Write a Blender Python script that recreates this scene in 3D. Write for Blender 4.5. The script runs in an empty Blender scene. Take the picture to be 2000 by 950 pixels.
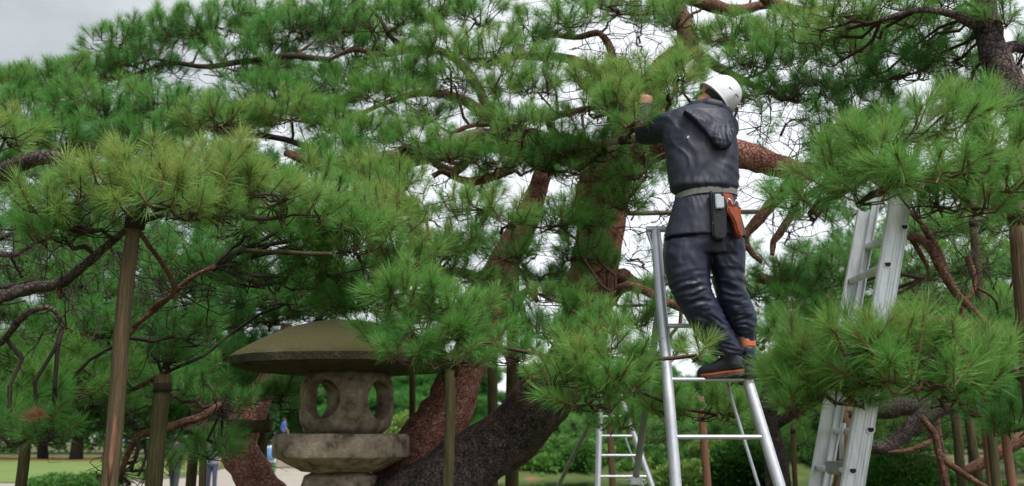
import bpy, bmesh, math, random
import numpy as np
from mathutils import Vector, Matrix, Euler, noise

random.seed(7)
RNG = np.random.default_rng(11)
scene = bpy.context.scene
COL = scene.collection

# ------------------------------------------------------------------ camera, sky, sun, exposure
FPX, CX, CY = 2000.0, 1000.0, 475.0          # photograph's pixels
CAM_H = 1.6
PITCH = math.atan(385.0 / FPX)
cam_d = bpy.data.cameras.new('camera'); cam = bpy.data.objects.new('camera', cam_d)
COL.objects.link(cam); scene.camera = cam
cam_d.sensor_width = 36.0; cam_d.lens = 36.0
cam_d.clip_start = 0.05; cam_d.clip_end = 2000
cam.location = (0, 0, CAM_H); cam.rotation_euler = (math.pi / 2 + PITCH, 0, 0)
cam_d.dof.use_dof = True; cam_d.dof.focus_distance = 5.3; cam_d.dof.aperture_fstop = 2.8

SUN_EL, SUN_AZ = math.radians(58), math.radians(150)   # azimuth clockwise from +Y (ahead)
world = bpy.data.worlds.new('World'); scene.world = world; world.use_nodes = True
wn, wl = world.node_tree.nodes, world.node_tree.links
wn.clear()
w_out = wn.new('ShaderNodeOutputWorld'); w_bg = wn.new('ShaderNodeBackground')
w_sky = wn.new('ShaderNodeTexSky'); w_sky.sky_type = 'NISHITA'; w_sky.sun_disc = False
w_sky.sun_elevation = SUN_EL; w_sky.sun_rotation = SUN_AZ
w_sc = wn.new('ShaderNodeVectorMath'); w_sc.operation = 'SCALE'; w_sc.inputs['Scale'].default_value = 0.05
wl.new(w_sky.outputs[0], w_sc.inputs[0])
w_tc = wn.new('ShaderNodeTexCoord'); w_map = wn.new('ShaderNodeMapping')
w_map.inputs['Scale'].default_value = (1.0, 1.0, 2.2); w_map.inputs['Location'].default_value = (0.55, 0.2, 0.1)
wl.new(w_tc.outputs['Generated'], w_map.inputs[0])
w_no = wn.new('ShaderNodeTexNoise'); w_no.inputs['Scale'].default_value = 1.7; w_no.inputs['Detail'].default_value = 6
w_no.inputs['Roughness'].default_value = 0.5
wl.new(w_map.outputs[0], w_no.inputs['Vector'])
w_rp = wn.new('ShaderNodeValToRGB')
w_rp.color_ramp.elements[0].position = 0.34; w_rp.color_ramp.elements[0].color = (0.130, 0.142, 0.143, 1)
w_rp.color_ramp.elements[1].position = 0.47; w_rp.color_ramp.elements[1].color = (0.325, 0.332, 0.345, 1)
w_sx = wn.new('ShaderNodeSeparateXYZ'); wl.new(w_tc.outputs['Generated'], w_sx.inputs[0])      # the cloud is thinner on the sun's side
w_m1 = wn.new('ShaderNodeMath'); w_m1.operation = 'MULTIPLY_ADD'; w_m1.inputs[1].default_value = 0.32; w_m1.inputs[2].default_value = 0.25; wl.new(w_sx.outputs[0], w_m1.inputs[0])
w_m2 = wn.new('ShaderNodeMath'); w_m2.operation = 'MULTIPLY_ADD'; w_m2.inputs[1].default_value = 0.5; wl.new(w_no.outputs[0], w_m2.inputs[0]); wl.new(w_m1.outputs[0], w_m2.inputs[2])
wl.new(w_m2.outputs[0], w_rp.inputs[0])
w_mx = wn.new('ShaderNodeMix'); w_mx.data_type = 'RGBA'; w_mx.inputs[0].default_value = 0.9   # cloud cover
wl.new(w_sc.outputs[0], w_mx.inputs[6]); wl.new(w_rp.outputs[0], w_mx.inputs[7])
wl.new(w_mx.outputs[2], w_bg.inputs['Color']); w_bg.inputs['Strength'].default_value = 1.0
wl.new(w_bg.outputs[0], w_out.inputs[0])

sun_d = bpy.data.lights.new('sun', 'SUN'); sun = bpy.data.objects.new('sun', sun_d); COL.objects.link(sun)
sun_d.energy = 1.1; sun_d.angle = math.radians(25); sun_d.color = (1.0, 0.97, 0.92)
_sd = Vector((math.sin(SUN_AZ) * math.cos(SUN_EL), math.cos(SUN_AZ) * math.cos(SUN_EL), math.sin(SUN_EL)))
sun.rotation_euler = (-_sd).to_track_quat('-Z', 'Y').to_euler(); sun.location = (0, 0, 30)

vs = scene.view_settings
vs.view_transform = 'Standard'; vs.look = 'None'; vs.exposure = 1.85; vs.gamma = 1.0; vs.use_curve_mapping = False
cy = scene.cycles; cy.max_bounces = 5; cy.diffuse_bounces = 3; cy.glossy_bounces = 2; cy.transmission_bounces = 3; cy.transparent_max_bounces = 4; cy.caustics_reflective = False; cy.caustics_refractive = False
scene.render.resolution_x, scene.render.resolution_y = 1024, 486

# ------------------------------------------------------------------ helpers
CS, SN = math.cos(PITCH), math.sin(PITCH)
def P(u, v, Y):
    """world point seen at photograph pixel (u, v), Y metres ahead"""
    a = (u - CX) / FPX; b = (CY - v) / FPX
    k = Y / (CS - SN * b)
    return Vector((a * k, Y, CAM_H + (SN + CS * b) * k))
def M_PER_PX(v, Y):
    return Y / (CS - SN * (CY - v) / FPX) / FPX
def project(p):
    p = np.asarray(p, float).reshape(-1, 3)
    y, z = p[:, 1], p[:, 2] - CAM_H
    dep = CS * y + SN * z; up = -SN * y + CS * z
    return CX + FPX * p[:, 0] / dep, CY - FPX * up / dep, dep

def tag(o, label=None, cat=None, group=None, kind=None):
    if label: o['label'] = label
    if cat: o['category'] = cat
    if group: o['group'] = group
    if kind: o['kind'] = kind
    return o
def empty(name, loc, label=None, cat=None, group=None, kind=None):
    o = bpy.data.objects.new(name, None); o.empty_display_size = 0.1
    o.location = loc; COL.objects.link(o)
    return tag(o, label, cat, group, kind)
def link(o, parent=None):
    COL.objects.link(o)
    if parent is not None:
        o.parent = parent
        pm = parent.location if parent.parent is None else parent.location + parent.parent.location
        o.location = o.location - pm
    return o
def mesh_np(name, V, F, mat=None, parent=None, smooth=False, base=None):
    """V (n,3) world coordinates, F (m,k) faces"""
    V = np.asarray(V, np.float32); F = np.asarray(F, np.int32)
    me = bpy.data.meshes.new(name)
    me.vertices.add(len(V)); me.vertices.foreach_set('co', V.ravel())
    k = F.shape[1]
    me.loops.add(F.size); me.loops.foreach_set('vertex_index', F.ravel())
    me.polygons.add(len(F)); me.polygons.foreach_set('loop_start', np.arange(0, F.size, k, dtype=np.int32))
    me.polygons.foreach_set('loop_total', np.full(len(F), k, np.int32))
    me.update(calc_edges=True); me.validate()
    if smooth: me.polygons.foreach_set('use_smooth', np.ones(len(me.polygons), bool))
    if mat: me.materials.append(mat)
    o = bpy.data.objects.new(name, me)
    return link(o, parent)
class MB:
    """collects world-space geometry, builds one mesh"""
    def __init__(s): s.v = []; s.f = []; s.mi = []
    def add(s, vs_, fs, mi=0):
        b = len(s.v); s.v += [tuple(q) for q in vs_]; s.f += [tuple(b + i for i in f) for f in fs]; s.mi += [mi] * len(fs)
    def box(s, c, size, rot=None, bevel=0.0, mi=0):
        bm = bmesh.new(); bmesh.ops.create_cube(bm, size=1.0)
        for q in bm.verts: q.co = Vector((q.co.x * size[0], q.co.y * size[1], q.co.z * size[2]))
        if bevel: bmesh.ops.bevel(bm, geom=bm.edges[:], offset=bevel, segments=2, affect='EDGES')
        R = rot if rot is not None else Matrix.Identity(3)
        bm.verts.index_update()
        s.add([R @ q.co + Vector(c) for q in bm.verts], [[q.index for q in f.verts] for f in bm.faces], mi); bm.free()
    def tube(s, pts, rad, n=8, cap=True, mi=0, flat=None):
        pts = [Vector(p) for p in pts]
        if not hasattr(rad, '__len__'): rad = [rad] * len(pts)
        t0 = (pts[1] - pts[0]).normalized()
        up = Vector((0, 0, 1)) if abs(t0.z) < 0.9 else Vector((1, 0, 0))
        x = t0.cross(up).normalized(); rings = []
        vs_ = []
        for i, p in enumerate(pts):
            t = (pts[min(i + 1, len(pts) - 1)] - pts[max(i - 1, 0)]).normalized()
            x = (x - t * x.dot(t)).normalized(); y = t.cross(x)
            for k in range(n):
                a = 2 * math.pi * k / n
                fx, fy = (1, 1) if flat is None else flat
                vs_.append(p + (x * math.cos(a) * fx + y * math.sin(a) * fy) * rad[i])
        fs = []
        for i in range(len(pts) - 1):
            for k in range(n):
                fs.append((i * n + k, i * n + (k + 1) % n, (i + 1) * n + (k + 1) % n, (i + 1) * n + k))
        if cap: fs.append(tuple(range(n))[::-1]); fs.append(tuple((len(pts) - 1) * n + k for k in range(n)))
        s.add(vs_, fs, mi)
    def loft(s, rings, mi=0, cap=True):
        n = len(rings[0]); vs_ = [q for r in rings for q in r]; fs = []
        for i in range(len(rings) - 1):
            for k in range(n):
                fs.append((i * n + k, i * n + (k + 1) % n, (i + 1) * n + (k + 1) % n, (i + 1) * n + k))
        if cap: fs.append(tuple(range(n))[::-1]); fs.append(tuple((len(rings) - 1) * n + k for k in range(n)))
        s.add(vs_, fs, mi)
    def lathe(s, prof, c, n=48, mi=0):
        s.loft([[Vector((c[0] + r * math.cos(2 * math.pi * k / n), c[1] + r * math.sin(2 * math.pi * k / n), c[2] + z)) for k in range(n)] for r, z in prof], mi)
    def build(s, name, mats, parent=None, smooth=False, angle=None):
        me = bpy.data.meshes.new(name); me.from_pydata(s.v, [], s.f)
        mats = mats if isinstance(mats, (list, tuple)) else [mats]
        for m in mats: me.materials.append(m)
        if len(mats) > 1: me.polygons.foreach_set('material_index', s.mi)
        bm = bmesh.new(); bm.from_mesh(me); bmesh.ops.recalc_face_normals(bm, faces=bm.faces[:]); bm.to_mesh(me); bm.free()
        if smooth:
            me.polygons.foreach_set('use_smooth', np.ones(len(me.polygons), bool))
            if angle: me.set_sharp_from_angle(angle=math.radians(angle))
        o = bpy.data.objects.new(name, me)
        return link(o, parent)
def ring(c, ax, bx, n=24, e=2.0):
    out = []
    for k in range(n):
        a = 2 * math.pi * k / n; ca, sa = math.cos(a), math.sin(a)
        out.append(Vector(c) + Vector(ax) * (math.copysign(abs(ca) ** (2 / e), ca)) + Vector(bx) * (math.copysign(abs(sa) ** (2 / e), sa)))
    return out
def evaluated_copy(o):
    """mesh with modifiers applied"""
    dg = bpy.context.evaluated_depsgraph_get(); dg.update()
    me = bpy.data.meshes.new_from_object(o.evaluated_get(dg))
    old = o.data; o.modifiers.clear(); o.data = me; me.name = old.name
    return me
def remesh(o, voxel, it=4, smooth=True):
    m = o.modifiers.new('r', 'REMESH'); m.mode = 'VOXEL'; m.voxel_size = voxel; m.use_smooth_shade = True
    if it:
        s_ = o.modifiers.new('s', 'SMOOTH'); s_.factor = 0.5; s_.iterations = it
    mats = [q for q in o.data.materials]
    me = evaluated_copy(o)
    if len(me.materials) == 0:
        for q in mats: me.materials.append(q)
    me.polygons.foreach_set('use_smooth', np.ones(len(me.polygons), bool))
    return me
def get_co(me):
    a = np.empty(len(me.vertices) * 3, np.float32); me.vertices.foreach_get('co', a); return a.reshape(-1, 3)
def get_no(me):
    a = np.empty(len(me.vertices) * 3, np.float32); me.vertices.foreach_get('normal', a); return a.reshape(-1, 3)
def catmull(pts, per=6):
    pts = [np.array(p, float) for p in pts]
    q = [2 * pts[0] - pts[1]] + pts + [2 * pts[-1] - pts[-2]]
    out = []
    for i in range(1, len(q) - 2):
        for j in range(per):
            t = j / per
            out.append(0.5 * ((2 * q[i]) + (-q[i-1] + q[i+1]) * t + (2*q[i-1] - 5*q[i] + 4*q[i+1] - q[i+2]) * t**2 + (-q[i-1] + 3*q[i] - 3*q[i+1] + q[i+2]) * t**3))
    out.append(pts[-1]); return out

# ------------------------------------------------------------------ materials
def mat(name, color=(0.5, 0.5, 0.5), rough=0.6, metal=0.0, spec=0.5):
    m = bpy.data.materials.new(name); m.use_nodes = True
    b = m.node_tree.nodes['Principled BSDF']
    b.inputs['Base Color'].default_value = (*color, 1); b.inputs['Roughness'].default_value = rough
    b.inputs['Metallic'].default_value = metal; b.inputs['Specular IOR Level'].default_value = spec
    return m
def nodes(m): return m.node_tree.nodes, m.node_tree.links, m.node_tree.nodes['Principled BSDF']
def ramp(n, stops):
    r = n.new('ShaderNodeValToRGB'); el = r.color_ramp.elements
    while len(el) < len(stops): el.new(0.5)
    for e, (p, c) in zip(el, stops): e.position = p; e.color = (*c, 1)
    return r
def noisy(name, stops, scale=6, detail=8, rough=0.8, bump=0.3, bdist=0.01, stretch=(1, 1, 1), bscale=None, spec=0.3, metal=0.0, coords='Object', nrough=0.6):
    m = mat(name, stops[0][1], rough, metal, spec); n, l, b = nodes(m)
    tc = n.new('ShaderNodeTexCoord'); mp = n.new('ShaderNodeMapping'); mp.inputs['Scale'].default_value = stretch
    l.new(tc.outputs[coords], mp.inputs[0])
    no = n.new('ShaderNodeTexNoise'); no.inputs['Scale'].default_value = scale; no.inputs['Detail'].default_value = detail; no.inputs['Roughness'].default_value = nrough
    l.new(mp.outputs[0], no.inputs['Vector']); r = ramp(n, stops); l.new(no.outputs[0], r.inputs[0]); l.new(r.outputs[0], b.inputs['Base Color'])
    if bump:
        nb = n.new('ShaderNodeTexNoise'); nb.inputs['Scale'].default_value = bscale or scale * 3; nb.inputs['Detail'].default_value = 8
        l.new(mp.outputs[0], nb.inputs['Vector'])
        bp = n.new('ShaderNodeBump'); bp.inputs['Strength'].default_value = bump; bp.inputs['Distance'].default_value = bdist
        l.new(nb.outputs[0], bp.inputs['Height']); l.new(bp.outputs[0], b.inputs['Normal'])
    return m
def bark_mat(name, cols, plate, scale=9.0, bump=0.8):
    m = mat(name, cols[0], 0.85, 0, 0.25); n, l, b = nodes(m)
    tc = n.new('ShaderNodeTexCoord')
    no = n.new('ShaderNodeTexNoise'); no.inputs['Scale'].default_value = 5; no.inputs['Detail'].default_value = 6
    l.new(tc.outputs['Object'], no.inputs['Vector'])
    wp = n.new('ShaderNodeMix'); wp.data_type = 'RGBA'; wp.blend_type = 'LINEAR_LIGHT'; wp.inputs[0].default_value = 0.06
    l.new(tc.outputs['Object'], wp.inputs[6]); l.new(no.outputs['Color'], wp.inputs[7])
    vo = n.new('ShaderNodeTexVoronoi'); vo.feature = 'DISTANCE_TO_EDGE'; vo.inputs['Scale'].default_value = scale
    l.new(wp.outputs[2], vo.inputs['Vector'])
    r0 = ramp(n, [(0.0, (.3, .3, .3)), (0.10, (1, 1, 1))]); l.new(vo.outputs[0], r0.inputs[0])
    n2 = n.new('ShaderNodeTexNoise'); n2.inputs['Scale'].default_value = 14; n2.inputs['Detail'].default_value = 9; n2.inputs['Roughness'].default_value = 0.65
    l.new(tc.outputs['Object'], n2.inputs['Vector'])
    rc = ramp(n, [(0.3, cols[0]), (0.5, cols[1]), (0.68, cols[2])]); l.new(n2.outputs[0], rc.inputs[0])
    mx = n.new('ShaderNodeMix'); mx.data_type = 'RGBA'; mx.inputs[6].default_value = (*plate, 1)
    l.new(r0.outputs[0], mx.inputs[0]); l.new(rc.outputs[0], mx.inputs[7]); l.new(mx.outputs[2], b.inputs['Base Color'])
    ad = n.new('ShaderNodeMath'); ad.operation = 'MULTIPLY_ADD'; ad.inputs[1].default_value = 0.6
    l.new(n2.outputs[0], ad.inputs[0]); l.new(r0.outputs[0], ad.inputs[2])
    bp = n.new('ShaderNodeBump'); bp.inputs['Strength'].default_value = min(1, bump * 1.4); bp.inputs['Distance'].default_value = 0.045
    l.new(ad.outputs[0], bp.inputs['Height']); l.new(bp.outputs[0], b.inputs['Normal'])
    return m
def bark_by_age(name, lo, hi, z0, z1):
    m = lo.copy(); m.name = name; n, l, b = nodes(m)
    src = b.inputs['Base Color'].links[0].from_socket; no_ = b.inputs['Normal'].links[0].from_node
    tc = n.new('ShaderNodeTexCoord'); sx = n.new('ShaderNodeSeparateXYZ'); l.new(tc.outputs['Object'], sx.inputs[0])
    nz = n.new('ShaderNodeTexNoise'); nz.inputs['Scale'].default_value = 3.5; nz.inputs['Detail'].default_value = 5; l.new(tc.outputs['Object'], nz.inputs['Vector'])
    ma = n.new('ShaderNodeMath'); ma.operation = 'MULTIPLY_ADD'; ma.inputs[1].default_value = 1.1; l.new(nz.outputs[0], ma.inputs[0]); l.new(sx.outputs[2], ma.inputs[2])
    mr = n.new('ShaderNodeMapRange'); mr.inputs[1].default_value = z0 + .55; mr.inputs[2].default_value = z1 + .55; l.new(ma.outputs[0], mr.inputs[0])
    n2 = n.new('ShaderNodeTexNoise'); n2.inputs['Scale'].default_value = 14; n2.inputs['Detail'].default_value = 9; l.new(tc.outputs['Object'], n2.inputs['Vector'])
    rc = ramp(n, [(0.3, hi[0]), (0.5, hi[1]), (0.68, hi[2])]); l.new(n2.outputs[0], rc.inputs[0])
    mx = n.new('ShaderNodeMix'); mx.data_type = 'RGBA'; l.new(mr.outputs[0], mx.inputs[0]); l.new(src, mx.inputs[6]); l.new(rc.outputs[0], mx.inputs[7]); l.new(mx.outputs[2], b.inputs['Base Color'])
    return m
def foliage_mat(name, stops, trans=0.35, rough=0.45, root=None):
    """leaf colour by each tuft's own tone and a per-tuft random value"""
    m = mat(name, stops[0][1], rough, 0, 0.35); n, l, b = nodes(m)
    at = n.new('ShaderNodeAttribute'); at.attribute_type = 'INSTANCER'; at.attribute_name = 'tone'
    oi = n.new('ShaderNodeObjectInfo')
    geo = n.new('ShaderNodeNewGeometry')
    a1 = n.new('ShaderNodeMath'); a1.operation = 'MULTIPLY_ADD'; a1.inputs[1].default_value = 0.22
    l.new(geo.outputs['Random Per Island'], a1.inputs[0]); l.new(at.outputs['Fac'], a1.inputs[2])
    r = ramp(n, stops); l.new(a1.outputs[0], r.inputs[0])
    col = r.outputs[0]
    if root is not None:
        la = n.new('ShaderNodeAttribute'); la.attribute_type = 'GEOMETRY'; la.attribute_name = 'along'
        mx = n.new('ShaderNodeMix'); mx.data_type = 'RGBA'; mx.inputs[6].default_value = (*root, 1)
        rr = ramp(n, [(0.0, (0.35, 0.35, 0.35)), (0.35, (1, 1, 1))]); l.new(la.outputs['Fac'], rr.inputs[0])
        l.new(rr.outputs[0], mx.inputs[0]); l.new(col, mx.inputs[7]); col = mx.outputs[2]
    l.new(col, b.inputs['Base Color'])
    tr = n.new('ShaderNodeBsdfTranslucent'); l.new(col, tr.inputs['Color'])
    ms = n.new('ShaderNodeMixShader'); ms.inputs[0].default_value = trans
    out = n['Material Output']; l.new(b.outputs[0], ms.inputs[1]); l.new(tr.outputs[0], ms.inputs[2]); l.new(ms.outputs[0], out.inputs[0])
    return m

M = {}
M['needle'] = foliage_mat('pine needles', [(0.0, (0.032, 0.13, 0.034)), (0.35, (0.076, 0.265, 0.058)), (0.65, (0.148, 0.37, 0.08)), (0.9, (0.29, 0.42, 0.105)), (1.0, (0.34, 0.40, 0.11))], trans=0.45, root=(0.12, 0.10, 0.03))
M['shoot'] = mat('pine shoot', (0.13, 0.07, 0.035), 0.8)
M['dead'] = mat('dead needles', (0.22, 0.10, 0.05), 0.8)
M['leaf'] = foliage_mat('clipped leaves', [(0.0, (0.02, 0.07, 0.016)), (0.4, (0.055, 0.165, 0.03)), (0.8, (0.12, 0.26, 0.05)), (1.0, (0.20, 0.30, 0.07))], trans=0.25)
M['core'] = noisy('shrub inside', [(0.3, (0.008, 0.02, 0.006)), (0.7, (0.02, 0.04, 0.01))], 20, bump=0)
M['bark_red'] = bark_mat('red pine bark', [(0.22, 0.09, 0.07), (0.40, 0.175, 0.135), (0.55, 0.33, 0.27)], (0.20, 0.085, 0.068), 34, 0.6)
M['bark_dark'] = bark_mat('dark plated pine bark', [(0.035, 0.029, 0.029), (0.085, 0.066, 0.063), (0.19, 0.125, 0.105)], (0.026, 0.02, 0.02), 40, 0.8)
M['bark_limb'] = bark_mat('limb bark', [(0.07, 0.034, 0.024), (0.16, 0.075, 0.05), (0.28, 0.17, 0.12)], (0.08, 0.042, 0.03), 44, 0.5)
M['bark_trunk'] = bark_by_age('trunk bark dark below and red above', M['bark_dark'], [(0.11, 0.045, 0.032), (0.24, 0.095, 0.062), (0.36, 0.18, 0.13)], 1.72, 3.0)
M['twig'] = noisy('twig bark', [(0.3, (0.03, 0.018, 0.013)), (0.6, (0.085, 0.045, 0.03)), (0.8, (0.16, 0.10, 0.075))], 6, bump=0)
M['twig_dark'] = noisy('dark twig bark', [(0.3, (0.014, 0.010, 0.009)), (0.7, (0.05, 0.03, 0.024))], 6, bump=0)  # darker tone of the twig bark
M['wood'] = noisy('weathered post wood', [(0.25, (0.045, 0.03, 0.018)), (0.5, (0.11, 0.07, 0.038)), (0.72, (0.19, 0.13, 0.075))], 5, rough=0.85, bump=0.9, bdist=0.012, stretch=(26, 26, 1.1), bscale=7)
M['wood_moss'] = noisy('mossy post wood', [(0.25, (0.028, 0.026, 0.012)), (0.5, (0.065, 0.058, 0.024)), (0.72, (0.12, 0.10, 0.045))], 5, rough=0.9, bump=0.9, bdist=0.012, stretch=(26, 26, 1.1), bscale=7)
M['wood_red'] = noisy('split reddish wood', [(0.25, (0.10, 0.05, 0.03)), (0.5, (0.20, 0.10, 0.06)), (0.72, (0.30, 0.17, 0.11))], 5, rough=0.85, bump=0.9, bdist=0.012, stretch=(26, 26, 1.1), bscale=7)
M['wood_olive'] = noisy('olive brown post wood', [(0.25, (0.035, 0.028, 0.014)), (0.5, (0.08, 0.06, 0.03)), (0.74, (0.15, 0.10, 0.055))], 5, rough=0.88, bump=0.9, bdist=0.012, stretch=(22, 22, 0.9), bscale=7)
M['pole'] = noisy('grey pole wood', [(0.3, (0.13, 0.10, 0.075)), (0.7, (0.33, 0.27, 0.21))], 8, bump=0.5, stretch=(1, 6, 6))
M['alu'] = noisy('aluminium tube', [(0.3, (0.50, 0.51, 0.56)), (0.7, (0.66, 0.67, 0.72))], 9, rough=0.40, metal=0.6, bump=0.08, bscale=60, bdist=0.002)
M['alu_rail'] = noisy('scuffed aluminium rail', [(0.3, (0.52, 0.55, 0.58)), (0.55, (0.74, 0.76, 0.79)), (0.75, (0.82, 0.83, 0.85))], 5, rough=0.45, metal=0.3, bump=0.06, bscale=60, bdist=0.002, stretch=(4, 4, 0.6))
M['steel_green'] = noisy('grey green painted tube', [(0.3, (0.17, 0.20, 0.18)), (0.7, (0.30, 0.33, 0.30))], 7, rough=0.5, bump=0.05)
M['dark'] = mat('flat dark', (0.02, 0.02, 0.022), 0.9)  # flat near black, also standing in for the shade in hollows
M['rubber'] = mat('black rubber foot', (0.02, 0.02, 0.02), 0.8)
M['red_cap'] = mat('red plastic cap', (0.5, 0.03, 0.03), 0.5)

# ------------------------------------------------------------------ needle tufts and the scatter node group
def tuft_mesh(name, n, spread, L, seed, core=True, droop=0.32, width=0.0017):
    rg = np.random.default_rng(seed)
    t = rg.random(n) ** 0.8                              # along the shoot
    th = rg.random(n) * 2 * np.pi
    pol = np.radians(spread[0] + (spread[1] - spread[0]) * (1 - t) ** 0.7 + rg.normal(0, 13, n))
    ln = L * (0.62 + 0.45 * rg.random(n))
    base = np.stack([0.004 * np.cos(th), 0.004 * np.sin(th), 0.085 * t - 0.02], 1)
    d = np.stack([np.sin(pol) * np.cos(th), np.sin(pol) * np.sin(th), np.cos(pol)], 1)
    side = np.cross(d, rg.normal(size=(n, 3))); side /= np.linalg.norm(side, axis=1)[:, None]
    bend = np.cross(side, d) * rg.normal(0, droop, n)[:, None] - np.array([0, 0, 0.10])
    mid = base + d * ln[:, None] * 0.55 + bend * ln[:, None] * 0.12
    tip = base + d * ln[:, None] + bend * ln[:, None] * 0.5
    w = width * (0.8 + 0.4 * rg.random(n))[:, None]
    V = np.concatenate([base - side * w * 0.4, base + side * w * 0.4, mid - side * w * 0.5, mid + side * w * 0.5, tip], 0)
    i = np.arange(n)
    q = np.stack([i, i + n, i + 3 * n, i + 2 * n], 1); tr = np.stack([i + 2 * n, i + 3 * n, i + 4 * n], 1)
    verts = [tuple(p) for p in V]; faces = [tuple(int(k) for k in f) for f in q] + [tuple(int(k) for k in f) for f in tr]
    mi = [0] * len(faces); along = list(np.concatenate([np.zeros(2 * n), np.full(2 * n, 0.55), np.ones(n)]))
    if core:                                             # the brown shoot with its bud
        b = len(verts); r = [0.003, 0.0035, 0.004, 0.001]; zz = [-0.05, 0.0, 0.06, 0.082]
        for k in range(4):
            for j in range(4):
                verts.append((r[k] * math.cos(j * math.pi / 2), r[k] * math.sin(j * math.pi / 2), zz[k])); along.append(0.5)
        for k in range(3):
            for j in range(4):
                faces.append((b + k*4 + j, b + k*4 + (j+1) % 4, b + k*4 + 4 + (j+1) % 4, b + k*4 + 4 + j)); mi.append(1)
    me = bpy.data.meshes.new(name); me.from_pydata(verts, [], faces)
    me.materials.append(M['needle']); me.materials.append(M['shoot'])
    me.polygons.foreach_set('material_index', mi)
    a = me.attributes.new('along', 'FLOAT', 'POINT'); a.data.foreach_set('value', np.array(along, np.float32))
    return bpy.data.objects.new(name, me)
TUFTS = [tuft_mesh('needle_tuft', 125, (12, 70), 0.104, 1), tuft_mesh('needle_tuft', 140, (10, 85), 0.098, 2),
         tuft_mesh('needle_tuft', 115, (8, 60), 0.116, 3), tuft_mesh('needle_tuft', 150, (15, 100), 0.092, 4)]
FAR_TUFTS = [tuft_mesh('needle_tuft', 46, (12, 85), 0.100, 11, False, 0.2, 0.006), tuft_mesh('needle_tuft', 46, (12, 75), 0.105, 12, False, 0.2, 0.006)]
MID_TUFTS = [tuft_mesh('needle_tuft', 62, (12, 80), 0.100, 21, False, 0.2, 0.0036), tuft_mesh('needle_tuft', 62, (10, 95), 0.095, 22, False, 0.2, 0.0036)]
def leaf_mesh(name, n, seed, L=0.028, W=0.012, R=0.035):
    rg = np.random.default_rng(seed); vs_, fs = [], []
    for i in range(n):
        d = rg.normal(size=3); d[2] = abs(d[2]) + 0.3; d /= np.linalg.norm(d)
        s_ = np.cross(d, rg.normal(size=3)); s_ /= np.linalg.norm(s_)
        o = d * R * rg.random(); b = len(vs_); l_ = L * (0.7 + 0.6 * rg.random())
        vs_ += [tuple(o), tuple(o + d * l_ * 0.5 + s_ * W), tuple(o + d * l_ * 0.5 - s_ * W), tuple(o + d * l_)]
        fs += [(b, b + 1, b + 3, b + 2)]
    me = bpy.data.meshes.new(name); me.from_pydata(vs_, [], fs); me.materials.append(M['leaf'])
    return bpy.data.objects.new(name, me)
LEAVES = [leaf_mesh('leaf_cluster', 16, 5), leaf_mesh('leaf_cluster', 16, 6)]

def scatter_group(name, objs):
    g = bpy.data.node_groups.new(name, 'GeometryNodeTree')
    g.interface.new_socket('Geometry', in_out='INPUT', socket_type='NodeSocketGeometry')
    g.interface.new_socket('Geometry', in_out='OUTPUT', socket_type='NodeSocketGeometry')
    n, l = g.nodes, g.links
    gi, go = n.new('NodeGroupInput'), n.new('NodeGroupOutput')
    jn = n.new('GeometryNodeJoinGeometry')
    for o in objs:
        oi = n.new('GeometryNodeObjectInfo'); oi.inputs['Object'].default_value = o; oi.inputs['As Instance'].default_value = False
        gt = n.new('GeometryNodeGeometryToInstance'); l.new(oi.outputs['Geometry'], gt.inputs[0]); l.new(gt.outputs[0], jn.inputs[0])
    ip = n.new('GeometryNodeInstanceOnPoints'); l.new(gi.outputs[0], ip.inputs['Points']); l.new(jn.outputs[0], ip.inputs['Instance'])
    ip.inputs['Pick Instance'].default_value = True
    def na(nm, t):
        a = n.new('GeometryNodeInputNamedAttribute'); a.data_type = t; a.inputs[0].default_value = nm; return a.outputs[0]
    l.new(na('variant', 'INT'), ip.inputs['Instance Index'])
    er = n.new('FunctionNodeEulerToRotation'); l.new(na('rot', 'FLOAT_VECTOR'), er.inputs[0]); l.new(er.outputs[0], ip.inputs['Rotation'])
    l.new(na('size', 'FLOAT'), ip.inputs['Scale']); l.new(ip.outputs[0], go.inputs[0])
    return g
G_TUFT = scatter_group('needles', TUFTS); G_MID = scatter_group('mid_needles', MID_TUFTS); G_FAR = scatter_group('far_needles', FAR_TUFTS); G_LEAF = scatter_group('leaves', LEAVES)
def scatter(name, pts, dirs, size, tone, group, parent, nvar, label=None):
    pts = np.asarray(pts, np.float32); dirs = np.asarray(dirs, float); k = len(pts)
    me = bpy.data.meshes.new(name); me.vertices.add(k); me.vertices.foreach_set('co', pts.ravel())
    d = dirs / np.linalg.norm(dirs, axis=1)[:, None]
    pol = np.arccos(np.clip(d[:, 2], -1, 1)); az = np.arctan2(d[:, 1], d[:, 0])
    sp = RNG.random(k) * 2 * np.pi                          # Rz(az) Ry(pol) Rz(spin) as XYZ Euler angles
    ca, sa, cp, s_p, cs, ss = np.cos(az), np.sin(az), np.cos(pol), np.sin(pol), np.cos(sp), np.sin(sp)
    r00 = ca * cp * cs - sa * ss; r10 = sa * cp * cs + ca * ss; r20 = -s_p * cs; r21 = s_p * ss; r22 = cp
    rot = np.stack([np.arctan2(r21, r22), -np.arcsin(np.clip(r20, -1, 1)), np.arctan2(r10, r00)], 1).astype(np.float32)
    for nm, t, val in (('rot', 'FLOAT_VECTOR', rot), ('size', 'FLOAT', np.asarray(size, np.float32)), ('tone', 'FLOAT', np.asarray(tone, np.float32)), ('variant', 'INT', RNG.integers(0, nvar, k).astype(np.int32))):
        a = me.attributes.new(nm, t, 'POINT'); a.data.foreach_set('vector' if t == 'FLOAT_VECTOR' else 'value', val.ravel())
    o = bpy.data.objects.new(name, me); o['kind'] = 'stuff'
    md = o.modifiers.new('scatter', 'NODES'); md.node_group = group
    return link(o, parent)
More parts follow.
